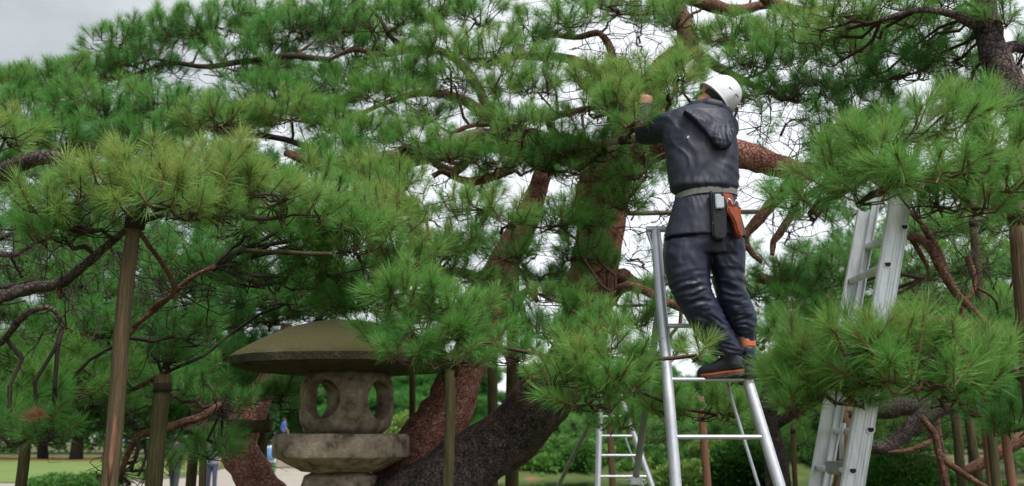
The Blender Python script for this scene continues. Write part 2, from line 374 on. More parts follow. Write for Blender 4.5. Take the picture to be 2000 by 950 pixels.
def segments(name, S, matl, parent, sides=4):
    """many short tapered pieces (x0 y0 z0 r0 x1 y1 z1 r1) as one mesh"""
    S = np.asarray(S, float)
    p0, r0, p1, r1 = S[:, 0:3], S[:, 3], S[:, 4:7], S[:, 7]
    d = p1 - p0; ln = np.linalg.norm(d, axis=1); ok = ln > 1e-5
    p0, r0, p1, r1, d, ln = p0[ok], r0[ok], p1[ok], r1[ok], d[ok], ln[ok]
    d = d / ln[:, None]
    up = np.where(np.abs(d[:, 2:3]) < 0.9, np.array([[0, 0, 1.0]]), np.array([[1.0, 0, 0]]))
    x = np.cross(d, up); x /= np.linalg.norm(x, axis=1)[:, None]; y = np.cross(d, x)
    e0 = p0 - d * r0[:, None] * 0.4; e1 = p1 + d * r1[:, None] * 0.4
    vs_ = []
    for e, r in ((e0, r0), (e1, r1)):
        for k in range(sides):
            a = 2 * math.pi * k / sides
            vs_.append(e + (x * math.cos(a) + y * math.sin(a)) * r[:, None])
    n = len(p0); V = np.stack(vs_, 1).reshape(-1, 3)
    b = np.arange(n)[:, None] * (2 * sides)
    F = np.concatenate([b + np.array([[k, (k + 1) % sides, sides + (k + 1) % sides, sides + k]]) for k in range(sides)], 0)
    o = mesh_np(name, V, F, matl, parent, smooth=True); o['kind'] = 'stuff'
    return o

class Tree:
    def __init__(s, name, base, label, group=None, cat='pine tree'):
        s.root = empty(name, base, label, cat, group); s.name = name
        s.pts, s.dirs, s.size, s.tone = [], [], [], []; s.seg = []; s.segd = []
        s.nodes = []                                        # points on limbs to hang pads from
    def limb(s, spec, material, name='limb', sides=14, rough=0.12, per=5, flare=False):
        """spec rows: (u, v, Y, radius in photo pixels)"""
        rows = [tuple(P(u, v, Y)) + (r * M_PER_PX(v, Y),) for u, v, Y, r in spec]
        return s.limb3(rows, material, name, sides, rough, per)
    def limb3(s, rows, material, name='limb', sides=14, rough=0.12, per=5):
        c = catmull(rows, per); mb = MB(); pts = [Vector(q[:3]) for q in c]; rad = [max(0.004, q[3]) for q in c]
        for i, (p, r) in enumerate(zip(pts, rad)):          # a pine limb is never quite straight
            w = noise.noise_vector(p * 1.7) * r * 0.55; pts[i] = p + w
        mb.tube(pts, rad, sides)
        for i, q in enumerate(mb.v):
            ri = rad[min(i // sides, len(rad) - 1)]; p = Vector(q); ax = pts[min(i // sides, len(pts) - 1)]
            k = 1 + rough * 1.6 * noise.noise(p * (0.5 / max(ri, 0.02))) + rough * 0.7 * noise.noise(p * (2.2 / max(ri, 0.02)))
            mb.v[i] = tuple(ax + (p - ax) * k)
        o = mb.build(name, material, s.root, smooth=True)
        s.nodes += pts
        return o
    def line(s, pts, r0, r1, dark=False):
        n = len(pts) - 1; S = s.segd if dark else s.seg
        for i in range(n):
            a = r0 + (r1 - r0) * i / n; b = r0 + (r1 - r0) * (i + 1) / n
            S.append((*pts[i], a, *pts[i + 1], b))
    def crook(s, p0, p1, r0, r1, n=4, j=0.06, dark=False, sag=0.0):
        p0, p1 = np.array(p0, float), np.array(p1, float); L = np.linalg.norm(p1 - p0)
        out = [p0]
        for i in range(1, n):
            t = i / n; q = p0 + (p1 - p0) * t + RNG.normal(0, j * L, 3); q[2] -= sag * L * 4 * t * (1 - t); out.append(q)
        out.append(p1); s.line(out, r0, r1, dark); return out
    def spray(s, p, d, L, r, lev=3, dark=True):
        """bare crooked twigs"""
        p = np.array(p, float); d = np.array(d, float); d /= np.linalg.norm(d)
        n = 5; pts = [p]
        for i in range(n):
            d = d + RNG.normal(0, 0.30, 3); d[2] += 0.03; d /= np.linalg.norm(d)
            pts.append(pts[-1] + d * L / n)
            if lev > 0 and i > 0 and RNG.random() < 0.8:
                sd = np.cross(d, RNG.normal(size=3)); sd /= np.linalg.norm(sd)
                s.spray(pts[-1], d * 0.6 + sd * 0.9, L * (0.45 + 0.2 * RNG.random()), r * 0.6, lev - 1, dark)
        s.line(pts, r, r * 0.45, dark)
    def pad(s, u, v, ru, rv, Y, dens=1.0, tone=0.4, ts=1.0, root=None, gaps=True, ry=None, flat=0.45, up=0.75, twigs=True):
        C = np.array(P(u, v, Y)); k = M_PER_PX(v, Y)
        s.pad3(C, ru * k, ry or min(max(ru * k * 0.8, 0.18), 0.8), rv * k, dens, tone, ts, root, gaps, flat, up, twigs)
    def pad3(s, C, Rx, Ry, Rz, dens=1.0, tone=0.4, ts=1.0, root=None, gaps=True, flat=0.45, up=0.75, twigs=True, spacing=0.078):
        C = np.array(C, float)
        n = max(4, int(dens * 1.15 * math.pi * Rx * Ry / (spacing * ts) ** 2 * (0.6 + 0.5 * Rz / max(Rx, 0.1))))
        q = RNG.normal(size=(n, 3)); q /= np.linalg.norm(q, axis=1)[:, None]
        rr = 0.45 + 0.55 * RNG.random(n) ** 0.6
        q *= rr[:, None]
        lump = np.array([noise.noise(Vector((C[0] * 3 + a * 2.2, C[1] * 3 + b * 2.2, C[2] + c * 2))) for a, b, c in q])
        q *= (1 + 0.35 * lump)[:, None]
        q[:, 2] = np.where(q[:, 2] < 0, q[:, 2] * flat, q[:, 2])
        pts = C + q * np.array([Rx, Ry, Rz])
        if gaps:
            keep = ~in_gap(pts)
            pts, q = pts[keep], q[keep]; n = len(pts)
            if n < 2: return
        dirs = q * np.array([1, 1, 0.7]) * 0.85 + np.array([0, 0, up]) + RNG.normal(0, 0.28, (n, 3))
        s.pts.append(pts); s.dirs.append(dirs); s.size.append(ts * RNG.uniform(0.62, 1.2, n))
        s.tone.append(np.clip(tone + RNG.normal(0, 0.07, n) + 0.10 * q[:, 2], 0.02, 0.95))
        if not twigs: return
        root = np.array(root if root is not None else C + np.array([RNG.normal(0, 0.2) * Rx, 0.7 * Ry, -0.7 * Rz * flat - 0.05]))
        kn = max(2, n // 9); nodes_ = pts[RNG.choice(n, kn, replace=False)]
        hub = C + np.array([0, 0, -Rz * flat * 0.6]); s.crook(root, hub, 0.012, 0.009, 4, 0.05)
        nd = hub + (nodes_ - hub) * 0.62; nd[:, 2] -= 0.03
        for a in nd: s.crook(hub, a, 0.0075, 0.0045, 4, 0.07)
        dist = ((pts[:, None, :] - nd[None]) ** 2).sum(2); ni = dist.argmin(1)
        for p, i, d in zip(pts, ni, dirs):
            dn = d / np.linalg.norm(d); e = p - dn * 0.05 * ts
            s.crook(nd[i], e, 0.0036, 0.0028, 2, 0.06); s.seg.append((*e, 0.003, *p, 0.003))
    def finish(s, grp=None, twig='twig'):
        if s.pts:
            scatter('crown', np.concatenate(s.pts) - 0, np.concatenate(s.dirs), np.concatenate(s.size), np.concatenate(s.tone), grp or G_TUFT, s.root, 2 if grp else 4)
            print(s.name, 'tufts', sum(len(p) for p in s.pts), 'segs', len(s.seg) + len(s.segd))
        if s.seg: segments('twigs', s.seg, M[twig], s.root)
        if s.segd: segments('bare_twigs', s.segd, M['twig_dark'], s.root)

# openings of the crown: (u, v, ru, rv, share of tufts missing)
GAPS = np.array([(1190, 85, 70, 40, .85), (1270, 100, 45, 50, .85), (1130, 108, 50, 22, .8), (1500, 245, 70, 50, .8), (1560, 420, 60, 60, .9), (1500, 400, 50, 60, .85),
  (1250, 505, 36, 60, .95), (1285, 410, 34, 26, .95), (1015, 262, 70, 18, .8), (905, 340, 45, 16, .9), (850, 378, 50, 35, .75), (1055, 375, 40, 40, .85), (990, 375, 30, 28, .7),
  (900, 190, 40, 20, .6), (760, 205, 60, 20, .6), (930, 150, 30, 18, .5), (1060, 500, 30, 50, .7), (1030, 600, 50, 30, .6), (1450, 270, 30, 34, .95), (1380, 30, 45, 28, .85),
  (1470, 20, 60, 30, .75), (850, 440, 25, 16, .8), (960, 460, 20, 30, .6), (340, 155, 70, 14, .6), (430, 150, 30, 22, .6), (720, 215, 26, 16, .7), (1545, 300, 40, 30, .8),
  (1205, 60, 40, 30, .8), (1310, 640, 22, 30, .8), (600, 270, 50, 16, .6), (1240, 690, 60, 14, .5), (1520, 130, 40, 30, .6), (1620, 130, 60, 30, .5), (1800, 190, 26, 40, .7), (880, 430, 50, 24, .5), (540, 290, 40, 14, .7)])
def in_gap(p):
    u, v, dep = project(p); out = np.zeros(len(u), bool)
    for a, b, ra, rb, s_ in GAPS:
        ins = ((u - a) / ra) ** 2 + ((v - b) / rb) ** 2 < 1.0
        out |= ins & (dep > 5.9) & (RNG.random(len(u)) < s_)
    # the open sky over the top left of the crown
    lim = np.interp(u, [0, 60, 150, 165, 240, 300, 385, 500, 560, 600], [120, 125, 105, 60, 35, 12, 2, -10, -10, -60])
    out |= (v < lim + 12) & (u < 600)
    return out

# ================================================================== THE SETTING
M['ground'] = noisy('garden soil and moss', [(0.3, (0.05, 0.06, 0.022)), (0.5, (0.09, 0.10, 0.035)), (0.7, (0.15, 0.11, 0.065))], 0.5, rough=0.95, bump=0.4, bscale=12, bdist=0.03)
M['lawn'] = noisy('mown lawn', [(0.3, (0.11, 0.17, 0.045)), (0.6, (0.15, 0.21, 0.055)), (0.8, (0.20, 0.24, 0.075))], 0.35, rough=0.95, bump=0.5, bscale=40, bdist=0.03)
M['path'] = noisy('pale gravel path', [(0.3, (0.27, 0.24, 0.20)), (0.7, (0.36, 0.33, 0.28))], 0.8, rough=0.95, bump=0.3, bscale=50)
M['dry'] = noisy('dry yellow verge', [(0.3, (0.12, 0.085, 0.02)), (0.7, (0.26, 0.18, 0.04))], 1.2, rough=0.95, bump=0.3)
def sheet(name, outline, z, m):
    mb = MB(); mb.add([(x, y, z) for x, y in outline], [tuple(range(len(outline)))])
    return tag(mb.build(name, m), kind='structure')
sheet('ground', [(-700, -60), (700, -60), (700, 1100), (-700, 1100)], 0.0, M['ground'])
def blob(pts, per=5): return [tuple(q) for q in catmull([np.array(p, float) for p in pts] + [np.array(pts[0], float)], per)[:-1]]
sheet('lawn', [(-90, 41), (-15.5, 41), (-17, 60), (-24, 80), (-90, 82)], 0.008, M['lawn'])
sheet('path', [(-60, 34), (-10, 30), (-7, 20), (2, 18), (0.5, 32), (-3.2, 45), (-7, 62), (-12, 88), (-24, 88), (-17, 64), (-14, 45), (-16, 39.5), (-60, 40.5)], 0.004, M['path'])
sheet('verge', [(-110, 83), (-24, 81.5), (-22, 98), (-110, 100)], 0.008, M['dry'])
m = mat('pond water', (0.012, 0.03, 0.016), 0.06, 0, 0.5); n_, l_, b_ = nodes(m)
tn = n_.new('ShaderNodeTexNoise'); tn.inputs['Scale'].default_value = 3.0; tb = n_.new('ShaderNodeBump'); tb.inputs['Strength'].default_value = 0.08; tb.inputs['Distance'].default_value = 0.05
l_.new(tn.outputs[0], tb.inputs['Height']); l_.new(tb.outputs[0], b_.inputs['Normal']); M['water'] = m
sheet('pond', blob([(-1.5, 22), (6, 20), (13, 26), (15, 36), (12, 44.5), (6, 45), (0.5, 44.5), (-1, 32)]), 0.006, M['water'])
# the mossy far bank of the pond
mb = MB(); NX, NY = 50, 14; vv = []
for j in range(NY):
    for i in range(NX):
        x = -2 + 20 * i / (NX - 1); y = 43.2 + 14 * j / (NY - 1)
        h = 1.5 * (1 - math.exp(-j / 4.0)) * min(1, i / 5, (NX - 1 - i) / 5)
        vv.append((x, y + 0.5 * math.sin(x * 0.6), -0.05 + h + 0.14 * noise.noise(Vector((x, y, 0)))))
mb.add(vv, [(j * NX + i, j * NX + i + 1, (j + 1) * NX + i + 1, (j + 1) * NX + i) for j in range(NY - 1) for i in range(NX - 1)])
M['bank'] = noisy('mossy bank', [(0.35, (0.05, 0.085, 0.02)), (0.55, (0.085, 0.11, 0.03)), (0.68, (0.22, 0.11, 0.055))], 0.5, rough=0.95, bump=0.6, bscale=8, bdist=0.06)
tag(mb.build('bank', M['bank'], smooth=True), kind='structure')

# ------------------------------------------------------------------ far trees
def leaf_cloud(C, R, n, shell=0.6):
    q = RNG.normal(size=(n, 3)); q /= np.linalg.norm(q, axis=1)[:, None]
    rr = shell + (1 - shell) * RNG.random(n)
    lump = np.array([noise.noise(Vector(tuple(a * 1.8)) + Vector(tuple(C))) for a in q])
    p = np.array(C) + q * (rr * (1 + 0.35 * lump))[:, None] * np.array(R)
    return p, q
def far_pine(x, y, h, w, label, group, tone=0.25, layers=7, name='background_pine', lean=0.0):
    r = empty(name, (x, y, 0), label, 'pine tree', group)
    mb = MB(); pts = [Vector((x + lean * t * t + 0.25 * math.sin(t * 5 + x), y, h * 0.92 * t)) for t in np.linspace(0, 1, 9)]
    mb.tube(pts, [0.022 * h * (1.1 - t) + 0.02 for t in np.linspace(0, 1, 9)], 8)
    pp, dd = [], []
    for i in range(layers):
        t = 0.30 + 0.7 * (i + RNG.random() * 0.6) / layers
        for k in range(3 if t < 0.9 else 2):
            a = RNG.random() * 6.28; rad = w * (1.15 - t) * (0.35 + 0.5 * RNG.random())
            c = np.array([x + lean * t * t + rad * math.cos(a), y + rad * math.sin(a), h * t])
            R = (w * (0.34 + 0.2 * RNG.random()) * (1.25 - 0.55 * t),) * 2 + (h * 0.055,)
            p, q = leaf_cloud(c, R, 130); q[:, 2] = abs(q[:, 2]) + 0.3; pp.append(p); dd.append(q)
            mb.tube([Vector((x + lean * t * t, y, h * t * 0.9)), Vector(tuple((c + np.array([x, y, h * t * 0.95])) / 2)), Vector(tuple(c))], [0.03 * h * 0.3, 0.02 * h * 0.3, 0.01], 5)
    mb.build('trunk', M['bark_dark'], r, smooth=True)
    p, d = np.concatenate(pp), np.concatenate(dd); k = len(p)
    scatter('crown', p, d, RNG.uniform(0.7, 1.3, k) * w * 0.9, np.clip(RNG.normal(tone, 0.08, k), 0.02, 0.9), G_FAR, r, 2)
    return r
def far_broadleaf(x, y, h, w, label, group, tone=0.15, name='background_tree', base=0.35):
    r = empty(name, (x, y, 0), label, 'tree', group)
    mb = MB(); mb.tube([Vector((x + 0.2 * math.sin(t * 4 + x), y, h * 0.8 * t)) for t in np.linspace(0, 1, 7)], [0.045 * h * (1.15 - t) for t in np.linspace(0, 1, 7)], 9)
    for k in range(6):
        a = RNG.random() * 6.28; mb.tube([Vector((x, y, h * 0.35)), Vector((x + w * 0.3 * math.cos(a), y + w * 0.3 * math.sin(a), h * 0.55)), Vector((x + w * 0.6 * math.cos(a), y + w * 0.6 * math.sin(a), h * 0.72))], [0.02 * h, 0.014 * h, 0.005 * h], 6)
    mb.build('trunk', M['bark_dark'], r, smooth=True)
    pp, dd = [], []
    for i in range(16):
        a = RNG.random() * 6.28; rad = w * 0.62 * RNG.random() ** 0.5; t = base + (0.95 - base) * RNG.random()
        p, q = leaf_cloud((x + rad * math.cos(a), y + rad * math.sin(a), h * t), (w * 0.42, w * 0.42, h * 0.13), 170); pp.append(p); dd.append(q)
    p, d = np.concatenate(pp), np.concatenate(dd); k = len(p)
    scatter('crown', p, d + np.array([0, 0, 0.4]), RNG.uniform(0.7, 1.3, k) * h * 0.9, np.clip(RNG.normal(tone, 0.12, k), 0.02, 0.9), G_LEAF, r, 2)
    return r
k = 16000; wx = RNG.uniform(-150, 130, k); wy = RNG.uniform(118, 140, k)
wh = np.array([6.0 + (3.5 if x < -25 else 0) + 3.0 * noise.noise(Vector((x * 0.09, 0.3, 0))) + 2.0 * noise.noise(Vector((x * 0.3, 4.3, 0))) for x in wx])
wz = wh * RNG.random(k) ** 0.7
wood = scatter('distant_wood', np.stack([wx, wy, wz], 1), np.stack([RNG.normal(0, .6, k), RNG.normal(-.6, .5, k), np.full(k, .8)], 1), RNG.uniform(12, 22, k), np.clip(RNG.normal(0.22, 0.12, k) + 0.1 * np.sin(wx * 0.35), 0.02, 0.9), G_LEAF, None, 2)
tag(wood, 'dark mixed wood closing off the garden behind everything', 'wood')
LAB_L = 'dark shady tree in the row beyond the lawn'
for i in range(9):
    far_broadleaf(-48 + i * 4.1 + RNG.normal(0, 0.6), 90 + RNG.normal(0, 3), 9.5 + RNG.normal(0, 1.2), 4.2, LAB_L, 'trees beyond the lawn', tone=0.10, name='garden_tree', base=0.30)
LAB_B = 'layered green pine far behind the stone lantern and trunks'
for (x, y, h, w) in [(-11, 92, 9, 4.5), (-5.5, 70, 6.5, 4), (-8.5, 64, 7, 4), (-2.5, 62, 6, 4.0), (1.5, 66, 6, 4), (5, 62, 5.5, 4), (9, 66, 6, 4.4), (13, 60, 6, 4.2)]:
    far_pine(x, y, h, w, LAB_B, 'pines far behind the lantern', tone=0.30)
LAB_R = 'green garden pine across the pond behind the ladders'
for (x, y, h, w) in [(6.5, 50, 5.2, 3.2), (11, 52, 6, 3.4), (15.5, 47, 6.5, 3.6), (20, 46, 8, 4), (24, 50, 9, 4.2), (29, 52, 9, 4.2), (15, 38, 4.6, 2.4), (19.5, 36, 6, 2.8)]:
    far_pine(x, y, h, w, LAB_R, 'pines across the pond', tone=0.45)

# ------------------------------------------------------------------ clipped shrubs and the hedge
def shrub(u, v, wu, hv, Y, label, group=None, tone=0.35, size=1.0, n=900, name='clipped_shrub', ground=True):
    k = M_PER_PX(v, Y); c = P(u, v, Y); R = (wu * k / 2, wu * k / 2, hv * k / 2)
    z0 = 0.0 if ground else c.z - R[2]
    r = empty(name, (c.x, c.y, z0), label, 'shrub', group)
    mb = MB(); bm = bmesh.new(); bmesh.ops.create_icosphere(bm, subdivisions=3, radius=1.0)
    for q in bm.verts:
        f = 0.9 * (1 + 0.10 * noise.noise(q.co * 2.2 + c)); q.co = Vector((q.co.x * R[0] * f, q.co.y * R[1] * f, q.co.z * R[2] * f))
    bm.verts.index_update(); mb.add([c + q.co for q in bm.verts], [[q.index for q in f.verts] for f in bm.faces]); bm.free()
    if c.z - R[2] > 0.02:
        for k2 in range(5):
            a = k2 * 1.26; mb.tube([Vector((c.x + 0.03 * math.cos(a), c.y + 0.03 * math.sin(a), z0 - 0.02)), Vector((c.x + R[0] * 0.4 * math.cos(a), c.y + R[1] * 0.4 * math.sin(a), c.z))], [0.03, 0.02], 6)
    mb.build('dark_core_stems', M['core'], r, smooth=True)  # dark filler core paints the shade between the leaves, plus stems
    q = RNG.normal(size=(n, 3)); q /= np.linalg.norm(q, axis=1)[:, None]
    f = np.array([0.93 * (1 + 0.10 * noise.noise(Vector(tuple(a)) * 2.2 + c)) for a in q]) * RNG.uniform(0.94, 1.05, n)
    p = np.array(c) + q * f[:, None] * np.array(R)
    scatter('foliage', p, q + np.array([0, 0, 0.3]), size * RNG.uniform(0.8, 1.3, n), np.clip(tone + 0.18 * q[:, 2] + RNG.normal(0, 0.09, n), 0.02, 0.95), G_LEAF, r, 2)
LAB_A = 'rounded clipped azalea on the mossy bank across the pond'
LAB_AZ = ['clipped azalea on the bank half hidden by the dark leaning trunk', 'tall round azalea crossed by the rear leg of the far tripod ladder', 'broad round azalea between the rear leg and rails of the far tripod ladder',
          'low wide azalea seen through the rungs of the far tripod ladder', 'small azalea higher up the bank behind the others', 'flat little azalea between the far ladder and the worker\'s ladder']
for i, (u, v, w, h, Y) in enumerate([(1050, 897, 66, 62, 46), (1092, 893, 76, 70, 47), (1136, 897, 80, 64, 45.5), (1212, 892, 80, 50, 48), (1180, 862, 60, 44, 52), (1265, 897, 60, 40, 47)]):
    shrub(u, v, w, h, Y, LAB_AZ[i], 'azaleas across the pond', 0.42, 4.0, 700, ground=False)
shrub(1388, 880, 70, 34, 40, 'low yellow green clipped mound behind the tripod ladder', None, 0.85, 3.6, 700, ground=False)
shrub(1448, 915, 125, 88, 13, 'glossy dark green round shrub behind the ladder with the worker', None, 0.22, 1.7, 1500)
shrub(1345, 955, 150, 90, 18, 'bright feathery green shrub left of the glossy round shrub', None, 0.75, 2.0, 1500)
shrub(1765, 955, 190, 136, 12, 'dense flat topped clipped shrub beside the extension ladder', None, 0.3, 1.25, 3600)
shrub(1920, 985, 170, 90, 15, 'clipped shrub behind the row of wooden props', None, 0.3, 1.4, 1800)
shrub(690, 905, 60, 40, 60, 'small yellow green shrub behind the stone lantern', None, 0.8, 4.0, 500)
shrub(800, 850, 90, 80, 58, 'yellowish round tree shrub between lantern and leaning red trunk', None, 0.85, 4.5, 800)
shrub(140, 950, 170, 34, 34, 'ragged low green shrub at the lawn edge', None, 0.4, 3.4, 700)

k = 7000; gx = RNG.uniform(-2, 18, k); gy = RNG.uniform(44.5, 57, k)
gz = 1.5 * (1 - np.exp(-(gy - 43.2) / 14 * 13 / 4.0)) * np.clip(np.minimum((gx + 2) / 2, (18 - gx) / 2), 0, 1)
keep = np.array([noise.noise(Vector((a * 0.5, b * 0.5, 0))) > -0.22 for a, b in zip(gx, gy)])
gc = scatter('ground_cover', np.stack([gx, gy, gz], 1)[keep], np.stack([RNG.normal(0, .4, k), RNG.normal(-.2, .4, k), np.ones(k)], 1)[keep], RNG.uniform(5, 12, k)[keep], np.clip(0.45 + 0.35 * np.sin(gx * 1.3 + gy)[keep] * RNG.random(keep.sum()) + RNG.normal(0, .1, keep.sum()), .02, .95), G_LEAF, None, 2)
tag(gc, 'low leafy ground cover on the mossy bank across the pond', 'ground cover')
# ------------------------------------------------------------------ the raised terrace and the picket fence
mb = MB(); c = P(575, 872, 62); mb.box((c.x, 62, 0.62), (3.2, 2.4, 1.24), bevel=0.05)
M['stone_pale'] = noisy('pale stone wall', [(0.3, (0.22, 0.19, 0.15)), (0.7, (0.33, 0.29, 0.24))], 1.4, rough=0.9)
tag(mb.build('terrace_wall', M['stone_pale']), 'pale stone terrace wall under the walker in blue', 'wall')
fr = empty('picket_fence', (P(770, 940, 40).x, 40, 0), 'low white picket fence behind the stone lantern base', 'fence')
M['white_wood'] = noisy('whitewashed wood', [(0.3, (0.45, 0.42, 0.36)), (0.7, (0.62, 0.60, 0.54))], 3, rough=0.8)
for i in range(14):
    x = P(735, 940, 40).x + i * 0.13 * 1.1; mb = MB()
    mb.box((x, 40, 0.26), (0.075, 0.03, 0.52 + 0.03 * math.sin(i * 2)), bevel=0.008); mb.build('picket', M['white_wood'], fr)
for z in (0.16, 0.38):
    mb = MB(); mb.box((P(735, 940, 40).x + 0.93, 40.035, z), (2.1, 0.03, 0.05), bevel=0.005); mb.build('fence_rail', M['white_wood'], fr)
# far garden hut glimpsed between the rails
hc = P(1660, 850, 60); hut = empty('garden_hut', (hc.x, 60, 0), 'tiny garden hut with reddish eaves far behind the extension ladder', 'hut')
mb = MB(); mb.box((hc.x, 60, 0.95), (2.0, 1.6, 1.9)); mb.build('wall', M['stone_pale'], hut)
mb = MB(); mb.add([(hc.x - 1.4, 58.9, 1.9), (hc.x + 1.4, 58.9, 1.9), (hc.x + 1.4, 61.1, 1.9), (hc.x - 1.4, 61.1, 1.9), (hc.x - 0.8, 60, 2.6), (hc.x + 0.8, 60, 2.6)], [(0, 1, 5, 4), (1, 2, 5), (2, 3, 4, 5), (3, 0, 4), (3, 2, 1, 0)]); mb.build('roof', mat('reddish eaves', (0.22, 0.06, 0.03), 0.8), hut)
mb = MB(); mb.box((hc.x - 0.1, 59.18, 1.0), (0.7, 0.06, 1.0)); mb.build('door', M['dark'], hut)

# ================================================================== PINES
def Wp(u, v, Y): return tuple(P(u, v, Y))
# ---- the big pine with two leaning trunks
T1 = Tree('leaning_pine', (-1.75, 8.1, 0), 'large pruned red pine with two leaning trunks behind the stone lantern')
T1.limb([(560, 1262, 8.0, 75), (610, 1130, 8.0, 66), (720, 1030, 8.0, 62), (835, 955, 8.0, 62), (940, 895, 8.0, 61), (1040, 815, 8.0, 56), (1105, 740, 8.0, 52), (1140, 645, 8.0, 48), (1156, 560, 8.0, 47), (1175, 455, 8.0, 47), (1190, 375, 8.0, 50), (1215, 315, 7.9, 42)], M['bark_trunk'], 'trunk', 22, 0.10)
T1.limb([(570, 1262, 8.5, 60), (640, 1120, 8.5, 58), (740, 1000, 8.45, 56), (800, 920, 8.4, 56), (842, 850, 8.4, 55), (890, 770, 8.4, 44), (935, 680, 8.4, 38), (965, 590, 8.4, 36), (990, 510, 8.4, 32), (1030, 430, 8.4, 24), (1060, 350, 8.3, 18), (1075, 285, 8.2, 12)], M['bark_red'], 'trunk', 22, 0.10)
T1.limb([(1180, 420, 8.0, 40), (1200, 340, 7.7, 42), (1265, 293, 7.2, 34), (1350, 285, 6.9, 29), (1440, 296, 6.8, 28), (1510, 318, 6.7, 24), (1560, 334, 6.7, 19), (1610, 328, 6.7, 10)], M['bark_red'], 'limb', 16, 0.10)
T1.limb([(1200, 335, 7.9, 36), (1110, 298, 7.9, 30), (1020, 285, 7.8, 27), (930, 285, 7.7, 24), (850, 300, 7.6, 20), (760, 318, 7.5, 15), (650, 328, 7.5, 11), (560, 300, 7.5, 7)], M['bark_limb'], 'limb', 14, 0.12)
T1.limb([(1560, 338, 6.7, 14), (1520, 385, 6.7, 12), (1478, 432, 6.7, 11), (1456, 462, 6.7, 8), (1466, 490, 6.7, 6), (1488, 512, 6.7, 4)], M['bark_limb'], 'limb', 10, 0.14)
T1.limb([(1568, 340, 6.75, 9), (1550, 410, 6.7, 8), (1528, 448, 6.7, 8), (1512, 470, 6.7, 7), (1508, 498, 6.7, 4)], M['bark_limb'], 'limb', 9, 0.14)
T1.limb([(1215, 315, 7.9, 34), (1240, 220, 8.2, 28), (1300, 130, 8.2, 24), (1345, 90, 8.0, 20), (1330, 30, 8.0, 18), (1290, -40, 8.0, 14)], M['bark_limb'], 'limb', 12, 0.12)
T1.limb([(1345, 95, 8.0, 14), (1400, 130, 7.8, 10), (1450, 160, 7.6, 8), (1500, 180, 7.6, 6), (1560, 200, 7.6, 4)], M['bark_limb'], 'limb', 8, 0.14)
for sp in ([(1345, -10, 7.6, 16), (1395, 12, 7.5, 14), (1440, 20, 7.5, 11), (1500, 8, 7.5, 9), (1570, 22, 7.5, 8), (1640, 10, 7.5, 5)],
           [(1480, -20, 7.2, 14), (1530, 10, 7.2, 12), (1570, 22, 7.2, 9), (1610, 40, 7.2, 5)],
           [(1240, 225, 8.2, 14), (1190, 160, 8.0, 12), (1130, 122, 7.9, 10), (1075, 108, 7.9, 8), (1010, 110, 7.9, 6), (950, 130, 7.9, 4)],
           [(1190, 160, 8.0, 9), (1195, 110, 7.9, 8), (1170, 65, 7.9, 7), (1120, 72, 7.9, 6), (1040, 60, 7.9, 4)],
           [(1020, 285, 7.8, 14), (960, 235, 7.8, 12), (900, 195, 7.9, 10), (830, 180, 8.0, 8), (770, 195, 8.0, 6), (700, 225, 8.0, 4)],
           [(960, 235, 7.8, 9), (930, 160, 8.0, 9), (870, 105, 8.0, 8), (800, 98, 8.0, 8), (740, 108, 8.0, 6), (690, 98, 8.0, 5), (640, 118, 8.0, 3)],
           [(800, 98, 8.0, 6), (765, 75, 8.0, 5), (745, 40, 8.0, 4), (720, 10, 8.0, 3)],
           [(860, 60, 8.2, 5), (835, 35, 8.2, 5), (815, 20, 8.2, 4), (790, -5, 8.2, 3)],
           [(930, 290, 7.7, 12), (890, 335, 7.6, 10), (850, 320, 7.6, 8), (836, 300, 7.5, 7)],
           [(1000, 330, 7.6, 9), (940, 352, 7.5, 9), (900, 350, 7.5, 7), (865, 335, 7.5, 6), (845, 345, 7.5, 5)],
           [(1100, 300, 7.9, 9), (1040, 262, 7.7, 8), (985, 250, 7.6, 7), (930, 245, 7.5, 5), (880, 262, 7.4, 4)],
           [(1110, 295, 7.7, 8), (1070, 240, 7.5, 8), (1115, 222, 7.4, 7), (1165, 210, 7.3, 6), (1220, 205, 7.2, 5)],
           [(990, 520, 8.3, 12), (1010, 580, 8.1, 9), (1030, 565, 8.0, 7), (1050, 590, 8.0, 5)],
           [(1010, 575, 8.1, 8), (1020, 610, 8.0, 7), (1035, 650, 8.0, 5)],
           [(965, 585, 8.3, 14), (915, 540, 8.1, 11), (860, 530, 7.9, 9), (790, 520, 7.6, 7), (720, 510, 7.2, 5)],
           [(935, 680, 8.3, 12), (880, 640, 7.6, 9), (830, 600, 6.8, 7), (780, 560, 6.2, 5)],
           [(1140, 640, 7.9, 16), (1180, 600, 7.2, 13), (1230, 560, 6.6, 10), (1330, 600, 6.3, 8)],
           [(1110, 740, 7.8, 20), (1150, 745, 7.0, 14), (1170, 740, 6.0, 10), (1190, 735, 5.2, 7)],
           [(1215, 545, 8.3, 18), (1260, 560, 8.6, 14), (1310, 545, 8.8, 10), (1380, 520, 9, 6)],
           [(650, 328, 7.5, 7), (600, 290, 7.6, 6), (540, 270, 7.8, 6), (450, 260, 8, 5), (380, 240, 8.2, 4)],
           [(640, 118, 8.0, 6), (560, 110, 8.2, 6), (470, 120, 8.6, 6), (400, 130, 8.8, 5), (330, 125, 9, 4), (250, 150, 9, 3)],
           [(330, 125, 9, 4), (300, 115, 9, 3), (260, 130, 9, 2.5)]):
    T1.limb(sp, M['bark_limb'] if sp[0][3] > 8.5 else M['twig_dark'], 'limb', 9, 0.15, 4)
